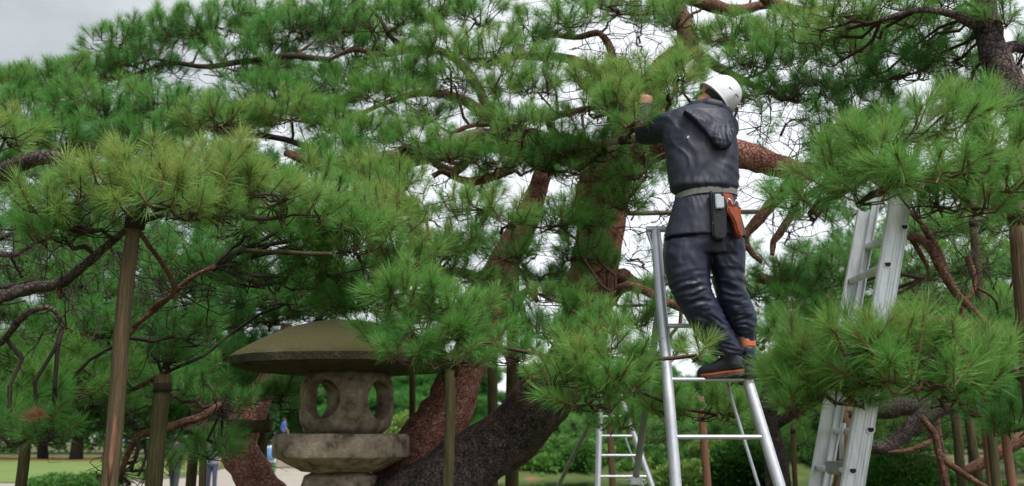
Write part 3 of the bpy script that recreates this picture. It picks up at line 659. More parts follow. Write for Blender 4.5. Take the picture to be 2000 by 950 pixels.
# pads of the crown, by photo place and distance: u, v, half width, half height, distance, density, tone
PADS1 = [
 # upper left, soft and further back
 (230, 85, 85, 45, 9.0, 1, .45), (330, 60, 90, 45, 9.0, 1, .45), (420, 60, 80, 55, 9.0, 1, .45), (290, 130, 100, 40, 9.0, .8, .4), (190, 140, 65, 40, 9, 1, .45), (100, 160, 100, 40, 8.6, 1, .5),
 (30, 180, 70, 45, 8.4, 1, .45), (60, 225, 110, 50, 8.2, 1, .45), (200, 215, 110, 45, 8.2, 1, .45), (330, 220, 120, 40, 8.2, 1, .4), (480, 130, 100, 50, 8.6, 1, .4), (560, 70, 90, 60, 8.6, 1.1, .4),
 (640, 45, 90, 55, 8.4, 1.1, .35), (540, 195, 110, 45, 8.2, 1.1, .4), (430, 240, 110, 36, 7.6, 1, .6), (570, 225, 90, 40, 7.6, 1, .65), (700, 100, 80, 50, 8.4, .9, .35), (655, 180, 90, 55, 8.2, 1.1, .4),
 (490, 40, 60, 45, 9, .9, .4), (120, 280, 110, 40, 7.8, 1, .4), (260, 275, 110, 36, 7.8, 1, .35), (640, 245, 80, 40, 7.6, 1, .5),
 # centre top
 (760, 50, 80, 45, 7.9, .9, .4), (850, 20, 80, 40, 7.9, .9, .4), (930, 30, 70, 45, 7.8, .9, .45), (860, 90, 70, 40, 7.5, .9, .45), (960, 105, 80, 45, 7.4, 1, .5), (1040, 60, 70, 45, 7.6, .8, .45), (1110, 40, 70, 35, 7.6, .8, .45),
 (1210, 15, 80, 30, 7.8, .8, .45), (800, 140, 80, 45, 7.6, .9, .45), (890, 160, 70, 40, 7.4, .8, .45), (970, 165, 70, 45, 7.1, .9, .55), (1050, 170, 70, 40, 7.3, .9, .45), (740, 190, 80, 40, 7.6, .9, .45),
 (820, 215, 80, 40, 7.4, .9, .4), (720, 260, 80, 40, 7.4, 1, .5), (820, 280, 70, 36, 7.2, .9, .4), (1000, 225, 70, 40, 7.0, .9, .5), (1070, 120, 60, 36, 7.4, .8, .45),
 # round the worker's hands and over the thick limb
 (1180, 160, 90, 40, 6.6, 1, .6), (1270, 145, 80, 40, 6.4, 1, .6), (1330, 130, 60, 36, 6.3, 1, .6), (1230, 200, 80, 36, 6.3, .9, .5), (1150, 215, 70, 36, 6.6, .9, .5), (1250, 240, 60, 26, 6.2, .8, .45),
 (1020, 265, 70, 40, 6.8, 1, .5), (1100, 290, 80, 40, 6.9, 1, .35), (1170, 295, 80, 32, 6.9, .8, .36), (1080, 320, 80, 40, 7.1, 1, .35), (1250, 335, 50, 32, 6.8, .7, .4), (880, 300, 70, 36, 7.0, 1, .45), (970, 320, 70, 34, 7.0, .9, .4),
 (1330, 40, 70, 40, 7.4, .8, .45), (1430, 70, 80, 40, 7.4, .9, .5), (1520, 60, 80, 36, 7.2, .9, .5), (1480, 120, 90, 45, 7.0, .9, .45), (1560, 110, 80, 40, 7.0, .9, .4), (1440, 205, 60, 36, 6.9, .8, .45), (1520, 185, 80, 36, 7.0, .9, .4),
 # centre middle
 (830, 400, 80, 45, 6.4, .8, .55), (930, 410, 80, 40, 6.6, .8, .5), (1000, 420, 70, 45, 6.6, .8, .5), (1090, 430, 70, 40, 6.9, 1, .45), (1150, 430, 60, 40, 7.0, .8, .42), (1215, 400, 65, 36, 7.0, .9, .42), (1135, 490, 65, 40, 7.0, .9, .4),
 (900, 470, 90, 40, 6.6, .8, .45), (1000, 490, 70, 40, 7, .8, .4), (1060, 530, 60, 40, 7.2, .8, .35), (880, 540, 90, 40, 6.8, .9, .4), (960, 600, 80, 40, 6.6, .9, .4), (1185, 525, 45, 30, 7.2, .7, .38), (1060, 640, 80, 40, 6.6, .9, .35),
 (740, 430, 80, 50, 5.6, 1.1, .6), (790, 440, 70, 40, 6.4, 1, .55), (850, 490, 80, 36, 6.6, 1, .48), (700, 540, 90, 36, 6.0, 1.1, .42), (780, 540, 80, 36, 6.4, 1, .42), (1060, 570, 70, 36, 7.4, 1, .4), (720, 350, 80, 40, 7.0, 1.1, .5), (660, 300, 80, 34, 7.2, 1.1, .45), (690, 470, 90, 50, 5.4, 1, .55), (780, 500, 80, 40, 5.6, .9, .5), (770, 360, 80, 40, 6.4, .9, .55), (1100, 600, 80, 40, 6.6, .9, .4),
 # hanging over the lantern
 (700, 595, 90, 40, 5.8, 1.1, .35), (800, 580, 90, 45, 5.2, 1.1, .42), (880, 600, 90, 45, 5.2, 1.1, .45), (830, 650, 90, 45, 5.1, 1.1, .42), (930, 650, 70, 50, 5.2, 1.1, .42), (755, 655, 55, 34, 5.3, 1, .35), (890, 700, 90, 36, 5.1, 1, .35),
 (800, 690, 60, 36, 5.1, 1, .35), (630, 570, 80, 40, 6.2, 1, .35), (990, 690, 60, 40, 5.6, 1, .35),
 # right of the trunk, before the worker's ladder
 (1175, 690, 80, 42, 4.9, 1.1, .5), (1110, 730, 80, 45, 4.8, 1.1, .5), (1205, 745, 70, 42, 4.8, 1.1, .45), (1150, 780, 80, 36, 4.8, 1, .42), (1290, 700, 55, 40, 6.3, 1.1, .42), (1170, 640, 70, 40, 5.6, 1, .42), (1240, 620, 60, 40, 6.2, .9, .4),
 (1360, 692, 12, 10, 5.05, 1.0, .55), (1238, 236, 40, 14, 5.5, 1.0, .5), (1282, 206, 16, 8, 5.6, 1.0, .5), (1245, 178, 20, 8, 5.65, 1.0, .55), (1200, 200, 46, 24, 5.6, 1.0, .55), (1306, 186, 24, 10, 5.55, 0.6, .5), (1325, 150, 40, 22, 5.7, 1, .6), (1210, 830, 60, 30, 7.2, .9, .35), (1310, 800, 55, 36, 6.2, 1, .45), (1400, 800, 70, 36, 5.9, .9, .45), (1280, 590, 50, 36, 7, .8, .35),
]
for (u, v, ru, rv, Y, de, tn) in PADS1:
    C = np.array(P(u, v, Y)); nd = min(T1.nodes, key=lambda q: (np.array(q) - C) @ (np.array(q) - C))
    far_root = np.linalg.norm(np.array(nd) - C) > 0.75
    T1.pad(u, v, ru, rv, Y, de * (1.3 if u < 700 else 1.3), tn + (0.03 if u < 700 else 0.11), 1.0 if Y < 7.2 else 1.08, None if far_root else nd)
# looser layers on the far side of the crown
T1B = Tree.__new__(Tree); T1B.root = T1.root; T1B.name = 'far side'; T1B.pts, T1B.dirs, T1B.size, T1B.tone, T1B.seg, T1B.segd, T1B.nodes = [], [], [], [], [], [], []
for gu in range(-20, 1680, 105):
    for gv in range(10, 700, 78):
        if gv < 130 and gu < 420: continue
        u, v = gu + RNG.normal(0, 26), gv + RNG.normal(0, 18)
        if 1000 < u < 1560 and v > 560 and RNG.random() < 0.4: continue
        if RNG.random() < (0.15 if u < 700 else 0.36): continue
        T1B.pad(u, v, RNG.uniform(60, 90), RNG.uniform(28, 45), RNG.uniform(8.9, 11.0), 0.62, RNG.uniform(.28, .48), 1.25)
T1B.finish(G_MID, twig='twig_dark')
# bare twigs showing against the sky
for (u, v, Y, n) in [(1240, 470, 7.8, 14), (1290, 410, 7.6, 10), (1240, 520, 8.2, 12), (1500, 250, 7.2, 14), (1560, 300, 7.0, 12), (1540, 420, 6.9, 16), (1580, 380, 6.9, 10), (1200, 85, 7.9, 18), (1270, 70, 7.9, 14), (1120, 100, 7.9, 12), (1500, 160, 7.4, 14),
                     (860, 370, 7.6, 14), (1050, 370, 7.8, 12), (960, 440, 7.8, 10), (1060, 490, 8, 12), (740, 120, 8, 16), (700, 70, 8, 8), (870, 190, 7.9, 12), (600, 100, 8.3, 10), (330, 140, 8.9, 12), (420, 140, 8.8, 8), (1010, 30, 7.8, 12), (1390, 170, 7.4, 8),
                     (1040, 590, 8, 10), (1300, 560, 8.2, 8), (1600, 200, 7.2, 12), (1000, 265, 7.6, 12), (1180, 230, 7.2, 12), (840, 250, 7.6, 12), (1150, 350, 7.4, 10), (1230, 280, 7.0, 12)]:
    for k in range(int(n * 0.6)):
        p = P(u + RNG.normal(0, 32), v + RNG.normal(0, 24), Y + RNG.normal(0, 0.25))
        T1.spray(p, RNG.normal(size=3) * np.array([1, 0.7, 0.7]), RNG.uniform(0.2, 0.5), RNG.uniform(0.003, 0.0055), 2, RNG.random() < 0.7)
T1.finish()

# ---- the pine on the left whose boughs come in from outside the picture
T2 = Tree('spreading_pine', (-5.2, 5.2, 0), 'spreading pine reaching in over the lawn, bough resting on a tall prop')
T2.limb3([(-5.2, 5.2, -0.05, 0.24), (-5.1, 5.2, 0.9, 0.2), (-4.7, 5.1, 1.9, 0.17), (-4.2, 5.0, 2.5, 0.14), tuple(P(-120, 390, 5.0)) + (0.11,)], M['bark_dark'], 'trunk', 18, 0.1)
for sp in ([(-120, 390, 5.0, 44), (-30, 372, 4.8, 26), (30, 330, 4.6, 18), (90, 312, 4.5, 15), (160, 322, 4.6, 11), (230, 345, 4.6, 8), (320, 380, 4.6, 7), (420, 400, 4.6, 5)],
           [(-120, 400, 5.0, 30), (-60, 600, 5.0, 14), (0, 578, 5.0, 13), (60, 562, 5.0, 12), (115, 555, 4.9, 11), (165, 520, 4.7, 9), (215, 478, 4.6, 8), (262, 440, 4.6, 6), (320, 420, 4.6, 5)],
           [(115, 558, 4.9, 7), (118, 575, 4.9, 5), (116, 584, 4.9, 3)],
           [(-60, 690, 5.2, 8), (0, 668, 5.2, 7), (35, 630, 5.1, 6), (60, 608, 5.1, 6), (100, 602, 5.1, 5), (124, 632, 5.1, 3.5)],
           [(-40, 490, 5.6, 6), (20, 500, 5.5, 5), (60, 480, 5.5, 4), (75, 470, 5.5, 3)],
           [(-60, 560, 5.3, 6), (20, 560, 5.3, 5), (60, 548, 5.2, 4)],
           [(262, 440, 4.6, 5), (340, 560, 5.0, 5), (300, 600, 5.3, 4), (250, 660, 5.6, 3)],
           [(420, 520, 5.2, 5), (370, 545, 5.2, 5), (310, 600, 5.3, 5), (260, 640, 5.4, 4)],
           [(330, 725, 6.5, 5), (280, 752, 6.5, 5), (240, 770, 6.5, 4)],
           [(232, 935, 6.6, 5), (252, 880, 6.6, 6), (272, 850, 6.6, 7), (305, 845, 6.6, 8), (350, 828, 6.7, 8), (398, 812, 6.8, 8), (430, 790, 7.0, 6)],
           [(272, 850, 6.6, 4), (268, 832, 6.6, 3), (262, 826, 6.6, 2)], [(270, 855, 6.6, 4), (262, 900, 6.5, 4), (235, 925, 6.5, 3), (190, 930, 6.5, 3)],
           [(278, 860, 6.6, 3), (285, 890, 6.6, 3), (270, 930, 6.6, 2)]):
    T2.limb(sp, M['bark_limb'] if sp[0][3] >= 5 and sp[0][0] > 100 else M['bark_dark'], 'limb', 9, 0.15, 4)
PADS2 = [
 # the yellow-green bough in front
 (300, 340, 110, 50, 4.5, 1.2, .75), (200, 365, 110, 50, 4.4, 1.2, .72), (410, 335, 110, 50, 4.6, 1.2, .72), (110, 400, 75, 50, 4.4, 1.2, .65), (500, 370, 100, 50, 4.7, 1.2, .68), (320, 395, 130, 45, 4.3, 1.2, .72), (160, 430, 90, 45, 4.4, 1.1, .62), (420, 410, 100, 45, 4.5, 1.1, .65),
 (560, 410, 100, 50, 4.9, 1.1, .62), (620, 370, 80, 45, 5.3, 1.1, .62), (640, 440, 90, 50, 5.4, 1.1, .55), (100, 455, 60, 36, 4.5, 1, .55), (700, 400, 60, 50, 5.8, 1, .6),
 (10, 265, 60, 36, 5.2, 1, .7), (-10, 310, 60, 40, 5.4, 1, .55), (560, 470, 90, 45, 5.4, 1, .5), (480, 450, 90, 36, 5.2, 1, .45),
 # shaded layers below and behind
 (430, 520, 110, 45, 5.5, 1, .35), (540, 540, 110, 50, 5.5, 1.1, .35), (640, 520, 90, 45, 5.6, 1.1, .42), (350, 560, 110, 50, 6.2, 1, .3), (480, 585, 110, 45, 8.9, 1.1, .3), (360, 650, 80, 50, 6.0, 1.1, .3), (560, 585, 90, 34, 6.4, 1.1, .3), (320, 690, 80, 40, 6.2, 1.1, .3), (470, 690, 90, 40, 9.4, 1, .3),
 (60, 520, 110, 45, 6.5, 1, .4), (170, 560, 110, 45, 6.5, 1, .4), (50, 610, 110, 50, 6.5, 1, .4), (160, 640, 110, 50, 6.2, 1, .42), (60, 700, 120, 50, 6.0, 1.1, .5), (180, 720, 110, 45, 6.0, 1.1, .52), (100, 760, 120, 40, 5.8, 1, .5), (20, 790, 90, 36, 5.6, 1, .45), (270, 640, 90, 50, 6.4, 1, .35), (230, 480, 110, 45, 6.6, 1, .4), (40, 440, 90, 45, 6.6, 1, .4),
 (60, 830, 75, 40, 5.0, 1, .42), (25, 850, 50, 30, 5.0, 1, .4), (100, 850, 40, 26, 5.0, 1, .4), (390, 740, 70, 36, 7.6, 1, .3), (230, 800, 60, 26, 7.0, .7, .4), (180, 790, 60, 26, 6.4, 1, .4),
 (430, 790, 60, 30, 7.2, .8, .3), (540, 770, 60, 40, 9.5, .9, .3), (330, 760, 60, 30, 7, .8, .3), (405, 885, 60, 36, 7.4, 1.2, .35), (470, 778, 55, 24, 8.5, 1.2, .32), (545, 765, 45, 26, 8.7, 1.1, .3), (420, 690, 60, 40, 8.6, 1, .3), (440, 630, 80, 40, 8.8, 1, .3), (530, 620, 80, 34, 9.0, 1, .3), (620, 612, 80, 26, 9.0, 1, .3), (300, 910, 50, 34, 7.2, .7, .38), (440, 850, 40, 40, 7.6, .6, .35), (255, 940, 40, 20, 7, .8, .45),
]
for (u, v, ru, rv, Y, de, tn) in PADS2:
    C = np.array(P(u, v, Y)); nd = min(T2.nodes, key=lambda q: (np.array(q) - C) @ (np.array(q) - C))
    T2.pad(u, v, ru, rv, Y, de, tn, 1.0 if Y < 7.2 else 1.08, nd if np.linalg.norm(np.array(nd) - C) < 1.3 else None)
for (u, v, Y, n) in [(60, 480, 5.4, 10), (120, 610, 5.2, 10), (230, 530, 5.6, 14), (330, 590, 5.6, 14), (180, 640, 5.8, 10), (280, 780, 6.4, 10), (260, 880, 6.6, 10), (400, 830, 6.8, 10), (420, 540, 5.3, 10), (40, 560, 5.3, 10), (450, 870, 7, 8)]:
    for k in range(int(n * 0.6)):
        p = P(u + RNG.normal(0, 32), v + RNG.normal(0, 24), Y + RNG.normal(0, 0.2))
        T2.spray(p, RNG.normal(size=3) * np.array([1, 0.6, 0.8]), RNG.uniform(0.2, 0.5), RNG.uniform(0.003, 0.005), 2)
T2.finish(twig='twig_dark')
for i, (u, v) in enumerate([(60, 822), (76, 814), (90, 812)]):
    me = TUFTS[i % 4].data.copy(); me.materials[0] = M['dead']; o = bpy.data.objects.new('dead_sprig', me); o.location = P(u, v, 4.75); o.rotation_euler = (RNG.normal(0, .5), 0.9, 2.6 + RNG.normal(0, .4)); o.scale = (0.55,) * 3; link(o, T2.root)

# ---- short red trunk beside the lantern, tied to a log frame
T4 = Tree('bent_pine', tuple(P(560, 1110, 9.0).xy) + (0,), 'bent red pine trunk held by a log frame left of the lantern')
T4.limb([(600, 1205, 9.0, 50), (570, 1100, 9.0, 46), (530, 1000, 9.0, 42), (497, 935, 9.0, 38), (476, 885, 9.0, 36), (478, 830, 9.0, 34), (498, 770, 9.1, 26), (540, 710, 9.3, 20), (560, 640, 9.5, 14)], M['bark_red'], 'trunk', 20, 0.12)
T4.limb([(480, 820, 9.0, 16), (440, 790, 9.2, 12), (390, 760, 9.4, 8), (330, 740, 9.6, 5)], M['bark_limb'], 'limb', 9, 0.15)
for (u, v, ru, rv, Y, de, tn) in [(420, 770, 90, 40, 9.6, 1, .3), (520, 740, 90, 45, 9.6, 1, .3), (580, 680, 110, 50, 9.8, 1, .3), (450, 690, 120, 50, 10, 1, .3), (340, 720, 100, 50, 10, 1, .3), (560, 790, 60, 34, 10.4, .8, .3), (250, 700, 100, 50, 10.5, 1, .35), (120, 690, 120, 60, 10.5, 1, .4), (20, 640, 100, 60, 10.5, 1, .4),
        (200, 590, 130, 60, 11, 1, .4), (350, 600, 120, 60, 11, 1, .33), (80, 540, 130, 60, 11, 1, .4), (470, 560, 120, 60, 11, 1, .33), (600, 590, 100, 50, 11, 1, .33), (300, 500, 130, 60, 11, 1, .35), (150, 460, 130, 60, 11, 1, .4), (20, 420, 100, 60, 11, 1, .4), (200, 350, 160, 60, 11, 1, .35), (400, 320, 150, 50, 11, 1, .35), (560, 330, 130, 50, 11, 1, .35), (450, 430, 130, 60, 11, 1, .3), (60, 330, 120, 50, 11, 1, .35), (600, 440, 100, 60, 11, 1, .35), (40, 760, 110, 50, 11, 1, .42), (200, 770, 100, 40, 11, 1, .38)]:
    T4.pad(u, v, ru, rv, Y, de * 0.75, tn, 1.25)
T4.finish(G_MID, twig='twig_dark')

# ---- the pine on the right, its boughs hanging in front of the extension ladder
T3 = Tree('overhanging_pine', (3.55, 5.4, 0), 'pine on the right with bright boughs hanging before the extension ladder')
T3.limb([(2180, 1500, 5.4, 60), (2150, 1100, 5.4, 52), (2110, 800, 5.5, 46), (2060, 480, 5.6, 42), (2005, 250, 5.7, 36), (1965, 150, 5.7, 30), (1945, 90, 5.7, 27), (1925, 20, 5.7, 24), (1900, -60, 5.7, 20)], M['bark_dark'], 'trunk', 20, 0.12)
for sp in ([(1965, 160, 5.7, 22), (1935, 195, 5.6, 17), (1885, 188, 5.5, 13), (1840, 210, 5.4, 10), (1805, 240, 5.0, 8), (1760, 280, 4.3, 7), (1700, 330, 3.9, 5)],
           [(1950, 105, 5.7, 14), (1990, 90, 5.7, 12), (2040, 110, 5.7, 8)], [(1930, 60, 5.7, 14), (1890, 40, 5.6, 10), (1850, 25, 5.6, 8), (1790, 20, 5.6, 6), (1720, 40, 5.6, 5)],
           [(2060, 480, 5.6, 18), (2010, 330, 4.8, 13), (1940, 300, 4.3, 10), (1860, 320, 3.9, 7), (1780, 350, 3.7, 5)],
           [(2110, 800, 5.5, 20), (2000, 740, 4.7, 13), (1920, 690, 4.1, 10), (1840, 690, 3.8, 8), (1750, 700, 3.6, 6), (1680, 700, 3.6, 4)],
           [(1840, 690, 3.8, 6), (1760, 740, 3.7, 5), (1640, 760, 3.8, 4), (1560, 740, 3.9, 4)],
           [(1775, 462, 6.5, 9), (1812, 480, 6.5, 9), (1842, 530, 6.5, 9), (1868, 572, 6.5, 8), (1905, 610, 6.5, 7), (1948, 655, 6.5, 6)],
           [(1800, 440, 6.5, 7), (1832, 490, 6.5, 7), (1850, 535, 6.5, 6)], [(1775, 462, 6.5, 5), (1800, 500, 6.6, 5), (1815, 530, 6.6, 4), (1802, 545, 6.6, 3)],
           [(1890, 500, 7.2, 6), (1905, 560, 7.2, 5), (1880, 600, 7.2, 5), (1895, 640, 7.2, 4)],
           [(1690, 868, 8.5, 13), (1735, 872, 8.5, 14), (1762, 850, 8.5, 15), (1800, 820, 8.5, 16), (1850, 795, 8.6, 16), (1950, 780, 8.8, 16), (2080, 760, 9, 18)],
           [(1700, 800, 8.8, 18), (1760, 800, 8.8, 18), (1830, 795, 8.9, 16)],
           [(1800, 815, 7.2, 6), (1828, 850, 7.2, 7), (1838, 890, 7.2, 7), (1880, 925, 7.2, 6), (1930, 955, 7.2, 5)], [(1838, 890, 7.2, 6), (1845, 930, 7.2, 5), (1852, 970, 7.2, 5)],
           [(1830, 855, 7.6, 5), (1800, 870, 7.6, 5), (1770, 880, 7.6, 4), (1735, 885, 7.6, 3)], [(1640, 640, 8, 14), (1560, 600, 8, 10), (1500, 600, 8, 7)],
           [(1880, 930, 9.4, 10), (1930, 900, 9.4, 11), (1990, 860, 9.4, 14), (2060, 850, 9.5, 18)],
           [(1480, 540, 8.4, 10), (1560, 560, 8.3, 10), (1650, 600, 8.2, 12), (1760, 620, 8.2, 14), (1900, 640, 8.2, 18), (2080, 650, 8.4, 22)]):
    T3.limb(sp, M['bark_dark'] if sp[0][3] > 12 else M['bark_limb'], 'limb', 9, 0.15, 4)
PADS3 = [
 # the bright bough across the ladder
 (1750, 260, 90, 50, 3.7, 1.1, .5), (1690, 310, 90, 45, 3.7, 1.1, .48), (1830, 250, 90, 50, 3.8, 1.1, .48), (1910, 260, 80, 50, 4.0, 1.1, .45), (1970, 290, 70, 50, 4.0, 1.1, .48), (1620, 350, 75, 36, 3.9, 1.1, .45), (1780, 330, 90, 45, 3.5, 1.1, .5), (1870, 330, 90, 50, 3.6, 1.1, .48), (1960, 360, 70, 45, 3.8, 1.1, .5), (1700, 370, 70, 32, 3.6, 1, .42), (1560, 380, 60, 32, 4.2, 1, .42), (1830, 385, 80, 36, 3.8, 1, .42), (1900, 400, 70, 30, 3.8, 1, .4), (1580, 410, 50, 22, 4.1, .9, .35), (1990, 410, 50, 36, 4.0, 1, .5),
 # the lower bough
 (1760, 680, 90, 50, 3.6, 1.1, .5), (1850, 690, 90, 45, 3.7, 1.1, .5), (1690, 670, 70, 40, 3.6, 1.1, .48), (1920, 690, 70, 36, 3.9, 1.1, .48), (1800, 740, 90, 40, 3.6, 1.1, .45), (1880, 740, 80, 36, 3.8, 1.1, .42), (1720, 730, 70, 36, 3.6, 1.1, .45), (1840, 770, 70, 24, 3.9, 1, .36),
 (1580, 690, 62, 45, 3.9, 1.1, .5), (1620, 720, 80, 45, 3.9, 1.1, .48), (1560, 740, 46, 40, 3.9, 1.1, .5), (1600, 760, 80, 34, 3.9, 1.1, .45), (1545, 790, 42, 30, 3.9, 1.1, .5), (1660, 770, 60, 30, 3.9, 1, .4), (1500, 650, 40, 40, 6.2, 1, .4),
 # upper right, darker
 (1640, 40, 90, 45, 5.8, 1.1, .55), (1740, 30, 90, 45, 5.8, 1.1, .5), (1600, 80, 70, 36, 6.2, 1, .45), (1700, 90, 90, 40, 6.4, 1, .3), (1800, 80, 90, 40, 6.2, 1, .25), (1860, 110, 80, 45, 6.0, 1, .22), (1760, 140, 90, 40, 6.4, 1, .22), (1660, 150, 90, 40, 6.8, 1, .22), (1870, 170, 80, 40, 6.2, 1, .2), (1600, 180, 70, 40, 7.0, 1, .3), (1680, 210, 80, 40, 6.8, 1, .2), (1760, 220, 80, 40, 6.6, 1, .2), (1620, 250, 70, 36, 6.8, .9, .28), (1950, 30, 70, 45, 5.6, .9, .4), (1980, 130, 60, 50, 5.9, .9, .3), (1850, 20, 80, 36, 5.9, 1, .45), (1960, 200, 60, 40, 6.0, 1, .25), (1570, 30, 60, 36, 6.6, 1, .55), (1640, 110, 60, 40, 6.2, 1, .4),
 # behind the ladders
 (1540, 540, 70, 40, 7.2, 1, .4), (1610, 560, 80, 45, 7.2, 1, .4), (1560, 600, 90, 40, 7.0, 1.1, .36), (1640, 620, 70, 40, 6.8, 1.1, .36), (1500, 570, 50, 40, 7.2, 1, .36), (1660, 510, 60, 40, 7.6, 1, .36),
 (1960, 770, 60, 45, 6.2, 1.1, .25), (1980, 830, 60, 45, 6.0, 1.1, .25), (1930, 800, 60, 40, 6.5, 1, .25), (1990, 700, 50, 50, 6.6, 1, .3), (1960, 620, 60, 45, 7.6, 1, .35), (1990, 520, 50, 60, 7.8, 1, .35),
]
for (u, v, ru, rv, Y, de, tn) in PADS3:
    C = np.array(P(u, v, Y)); nd = min(T3.nodes, key=lambda q: (np.array(q) - C) @ (np.array(q) - C))
    T3.pad(u, v, ru, rv, Y, de, tn + (0.13 if Y < 4.5 else 0.07), 1.08 if Y < 4.5 else 1.0, nd if np.linalg.norm(np.array(nd) - C) < 1.2 else None)
for (u, v, Y, n) in [(1600, 150, 6.8, 12), (1700, 170, 6.4, 12), (1640, 250, 6.8, 12), (1880, 520, 7, 16), (1930, 580, 7, 14), (1850, 600, 7.2, 12), (1960, 470, 7, 12), (1800, 470, 6.6, 10), (1780, 860, 7.8, 12), (1860, 820, 8, 12), (1640, 300, 7, 10), (1900, 450, 6.5, 10), (1740, 570, 7.2, 8)]:
    for k in range(int(n * 0.6)):
        p = P(u + RNG.normal(0, 32), v + RNG.normal(0, 26), Y + RNG.normal(0, 0.2))
        T3.spray(p, RNG.normal(size=3) * np.array([1, 0.6, 0.8]), RNG.uniform(0.2, 0.5), RNG.uniform(0.003, 0.005), 2)
T3.finish()

# ---- the pine behind the row of props
T5 = Tree('propped_pine', tuple(P(1512, 1000, 12).xy) + (0,), 'grey trunked pine on many props behind both ladders')
T5.limb([(1530, 1130, 12, 26), (1522, 1000, 12, 24), (1508, 880, 12, 23), (1500, 800, 12, 20), (1520, 700, 12, 15), (1580, 620, 12, 11)], M['bark_dark'], 'trunk', 14, 0.1)
T5.limb([(1508, 830, 12, 12), (1620, 770, 11.8, 12), (1750, 740, 11.6, 11), (1880, 730, 11.4, 9), (2000, 720, 11.4, 7)], M['bark_dark'], 'limb', 10, 0.1)
for (u, v, ru, rv, Y, de, tn) in [(1560, 650, 100, 50, 11, 1, .42), (1680, 640, 110, 50, 11, 1, .42), (1800, 640, 110, 50, 11, 1, .42), (1920, 640, 110, 50, 11, 1, .42), (1600, 560, 100, 50, 11.5, .9, .42), (1720, 540, 100, 50, 11.5, .9, .42), (1840, 520, 110, 60, 11.5, 1, .45), (1950, 520, 100, 60, 11.5, 1, .45), (1640, 720, 110, 40, 11, 1, .4), (1780, 720, 110, 40, 11, 1, .4), (1900, 740, 110, 45, 11, 1, .4),
        (1560, 730, 80, 40, 11.5, 1, .4), (1850, 590, 110, 50, 12.5, 1, .45), (1980, 600, 80, 50, 12.5, 1, .45), (1750, 790, 90, 30, 12.5, .8, .5), (1850, 840, 110, 40, 14, .8, .55), (1720, 840, 80, 30, 14, .8, .55), (1960, 860, 90, 40, 14, .8, .5), (1600, 800, 80, 36, 13.5, .8, .45), (1450, 830, 80, 36, 14, .8, .45), (1360, 830, 70, 30, 15, .7, .45), (1920, 440, 90, 40, 10.5, .9, .42), (1820, 450, 80, 36, 10.5, .9, .42), (1960, 380, 80, 40, 9.5, .9, .4), (1560, 860, 70, 36, 14, .8, .45), (1290, 850, 70, 30, 16, .6, .4), (1150, 840, 70, 26, 18, .6, .4)]:
    T5.pad(u, v, ru, rv, Y, de * 1.0, tn + 0.08, 1.3)
for (u, v, Y, n) in [(1700, 600, 10, 10), (1900, 600, 10, 12), (1850, 700, 10, 10), (1780, 840, 11, 10), (1300, 860, 14, 6)]:
    for k in range(n):
        T5.spray(P(u + RNG.normal(0, 40), v + RNG.normal(0, 30), Y), RNG.normal(size=3) * np.array([1, 0.6, 0.8]), RNG.uniform(0.3, 0.6), 0.006, 2)
for gu in range(1470, 2060, 90):
    for gv in range(430, 900, 66):
        if gv > 780 and RNG.random() < 0.35: continue
        T5.pad(gu + RNG.normal(0, 24), gv + RNG.normal(0, 16), RNG.uniform(60, 90), RNG.uniform(28, 42), RNG.uniform(12.5, 16), 0.7, RNG.uniform(.35, .55), 1.7)
T5.finish(G_MID, twig='twig_dark')

# ================================================================== WOODEN PROPS AND POLES
def post(u0, v0, u1, v1, Y, wpx, label, m, group=None, name='wooden_prop', cap=True, Y1=None, taper=0.16):
    """round post whose top shows at (u0, v0) and which runs through (u1, v1) down to the ground"""
    a, b = P(u0, v0, Y), P(u1, v1, Y1 or Y); d = (b - a); t = (a.z + 0.05) / max(1e-3, (a.z - b.z)); foot = a + d * t
    if abs(foot.x - b.x) > 0.25: foot.x = b.x + math.copysign(0.25, foot.x - b.x)
    r = wpx * M_PER_PX(v1, Y) / 2
    root = empty(name, (foot.x, foot.y, 0), label, 'post', group)
    n = 14; pts = [foot.lerp(a, i / n) + Vector((noise.noise(Vector((i * 0.3, u0, 0))), noise.noise(Vector((i * 0.3, 7, u0))), 0)) * r * 0.35 for i in range(n + 1)]
    mb = MB(); mb.tube(pts, [r * (1.06 - taper * i / n) for i in range(n + 1)], 12)
    for i, q in enumerate(mb.v):
        p = Vector(q); ax = pts[min(i // 12, n)]; k = 1 + 0.10 * noise.noise(Vector((p.x * 40, p.y * 40, p.z * 1.5))); mb.v[i] = tuple(ax + (p - ax) * k)
    mb.build('shaft', m, root, smooth=True)
    mb = MB(); top = pts[-1]                                  # straw rope and a short cradle where the bough rests
    mb.tube([top + Vector((0, 0, -0.10)), top + Vector((0, 0, -0.05))], r * 1.0, 12); mb.build('rope_binding', M['rope'], root, smooth=True)
    return root
M['rope'] = noisy('dark palm rope', [(0.3, (0.02, 0.014, 0.01)), (0.7, (0.07, 0.05, 0.03))], 60, rough=0.95, bump=1.0, bscale=120, stretch=(1, 1, 6))
post(264, 405, 212, 950, 4.45, 40, 'tall wooden prop with a reddish split under the yellow green bough', M['wood_olive'], taper=0.36)
sp0, sp1 = P(232, 790, 4.45), P(219, 945, 4.45); pr = [o for o in bpy.data.objects if o.name.startswith('wooden_prop')][-1]
mb = MB(); mb.tube([sp0 + Vector((0, -.026, 0)), sp0.lerp(sp1, .3) + Vector((0.004, -.031, 0)), sp0.lerp(sp1, .7) + Vector((0, -.033, 0)), sp1 + Vector((0, -.034, 0))], [.004, .014, .016, .008], 10, flat=(1, .8)); mb.build('split', M['wood_red'], pr, smooth=True)
post(319, 732, 300, 950, 6.0, 36, 'mossy upright prop just right of the tall split prop', M['wood_moss'])
post(399, 815, 395, 950, 8.7, 15, 'thin mossy prop under the log frame of the bent red trunk', M['wood_moss'])
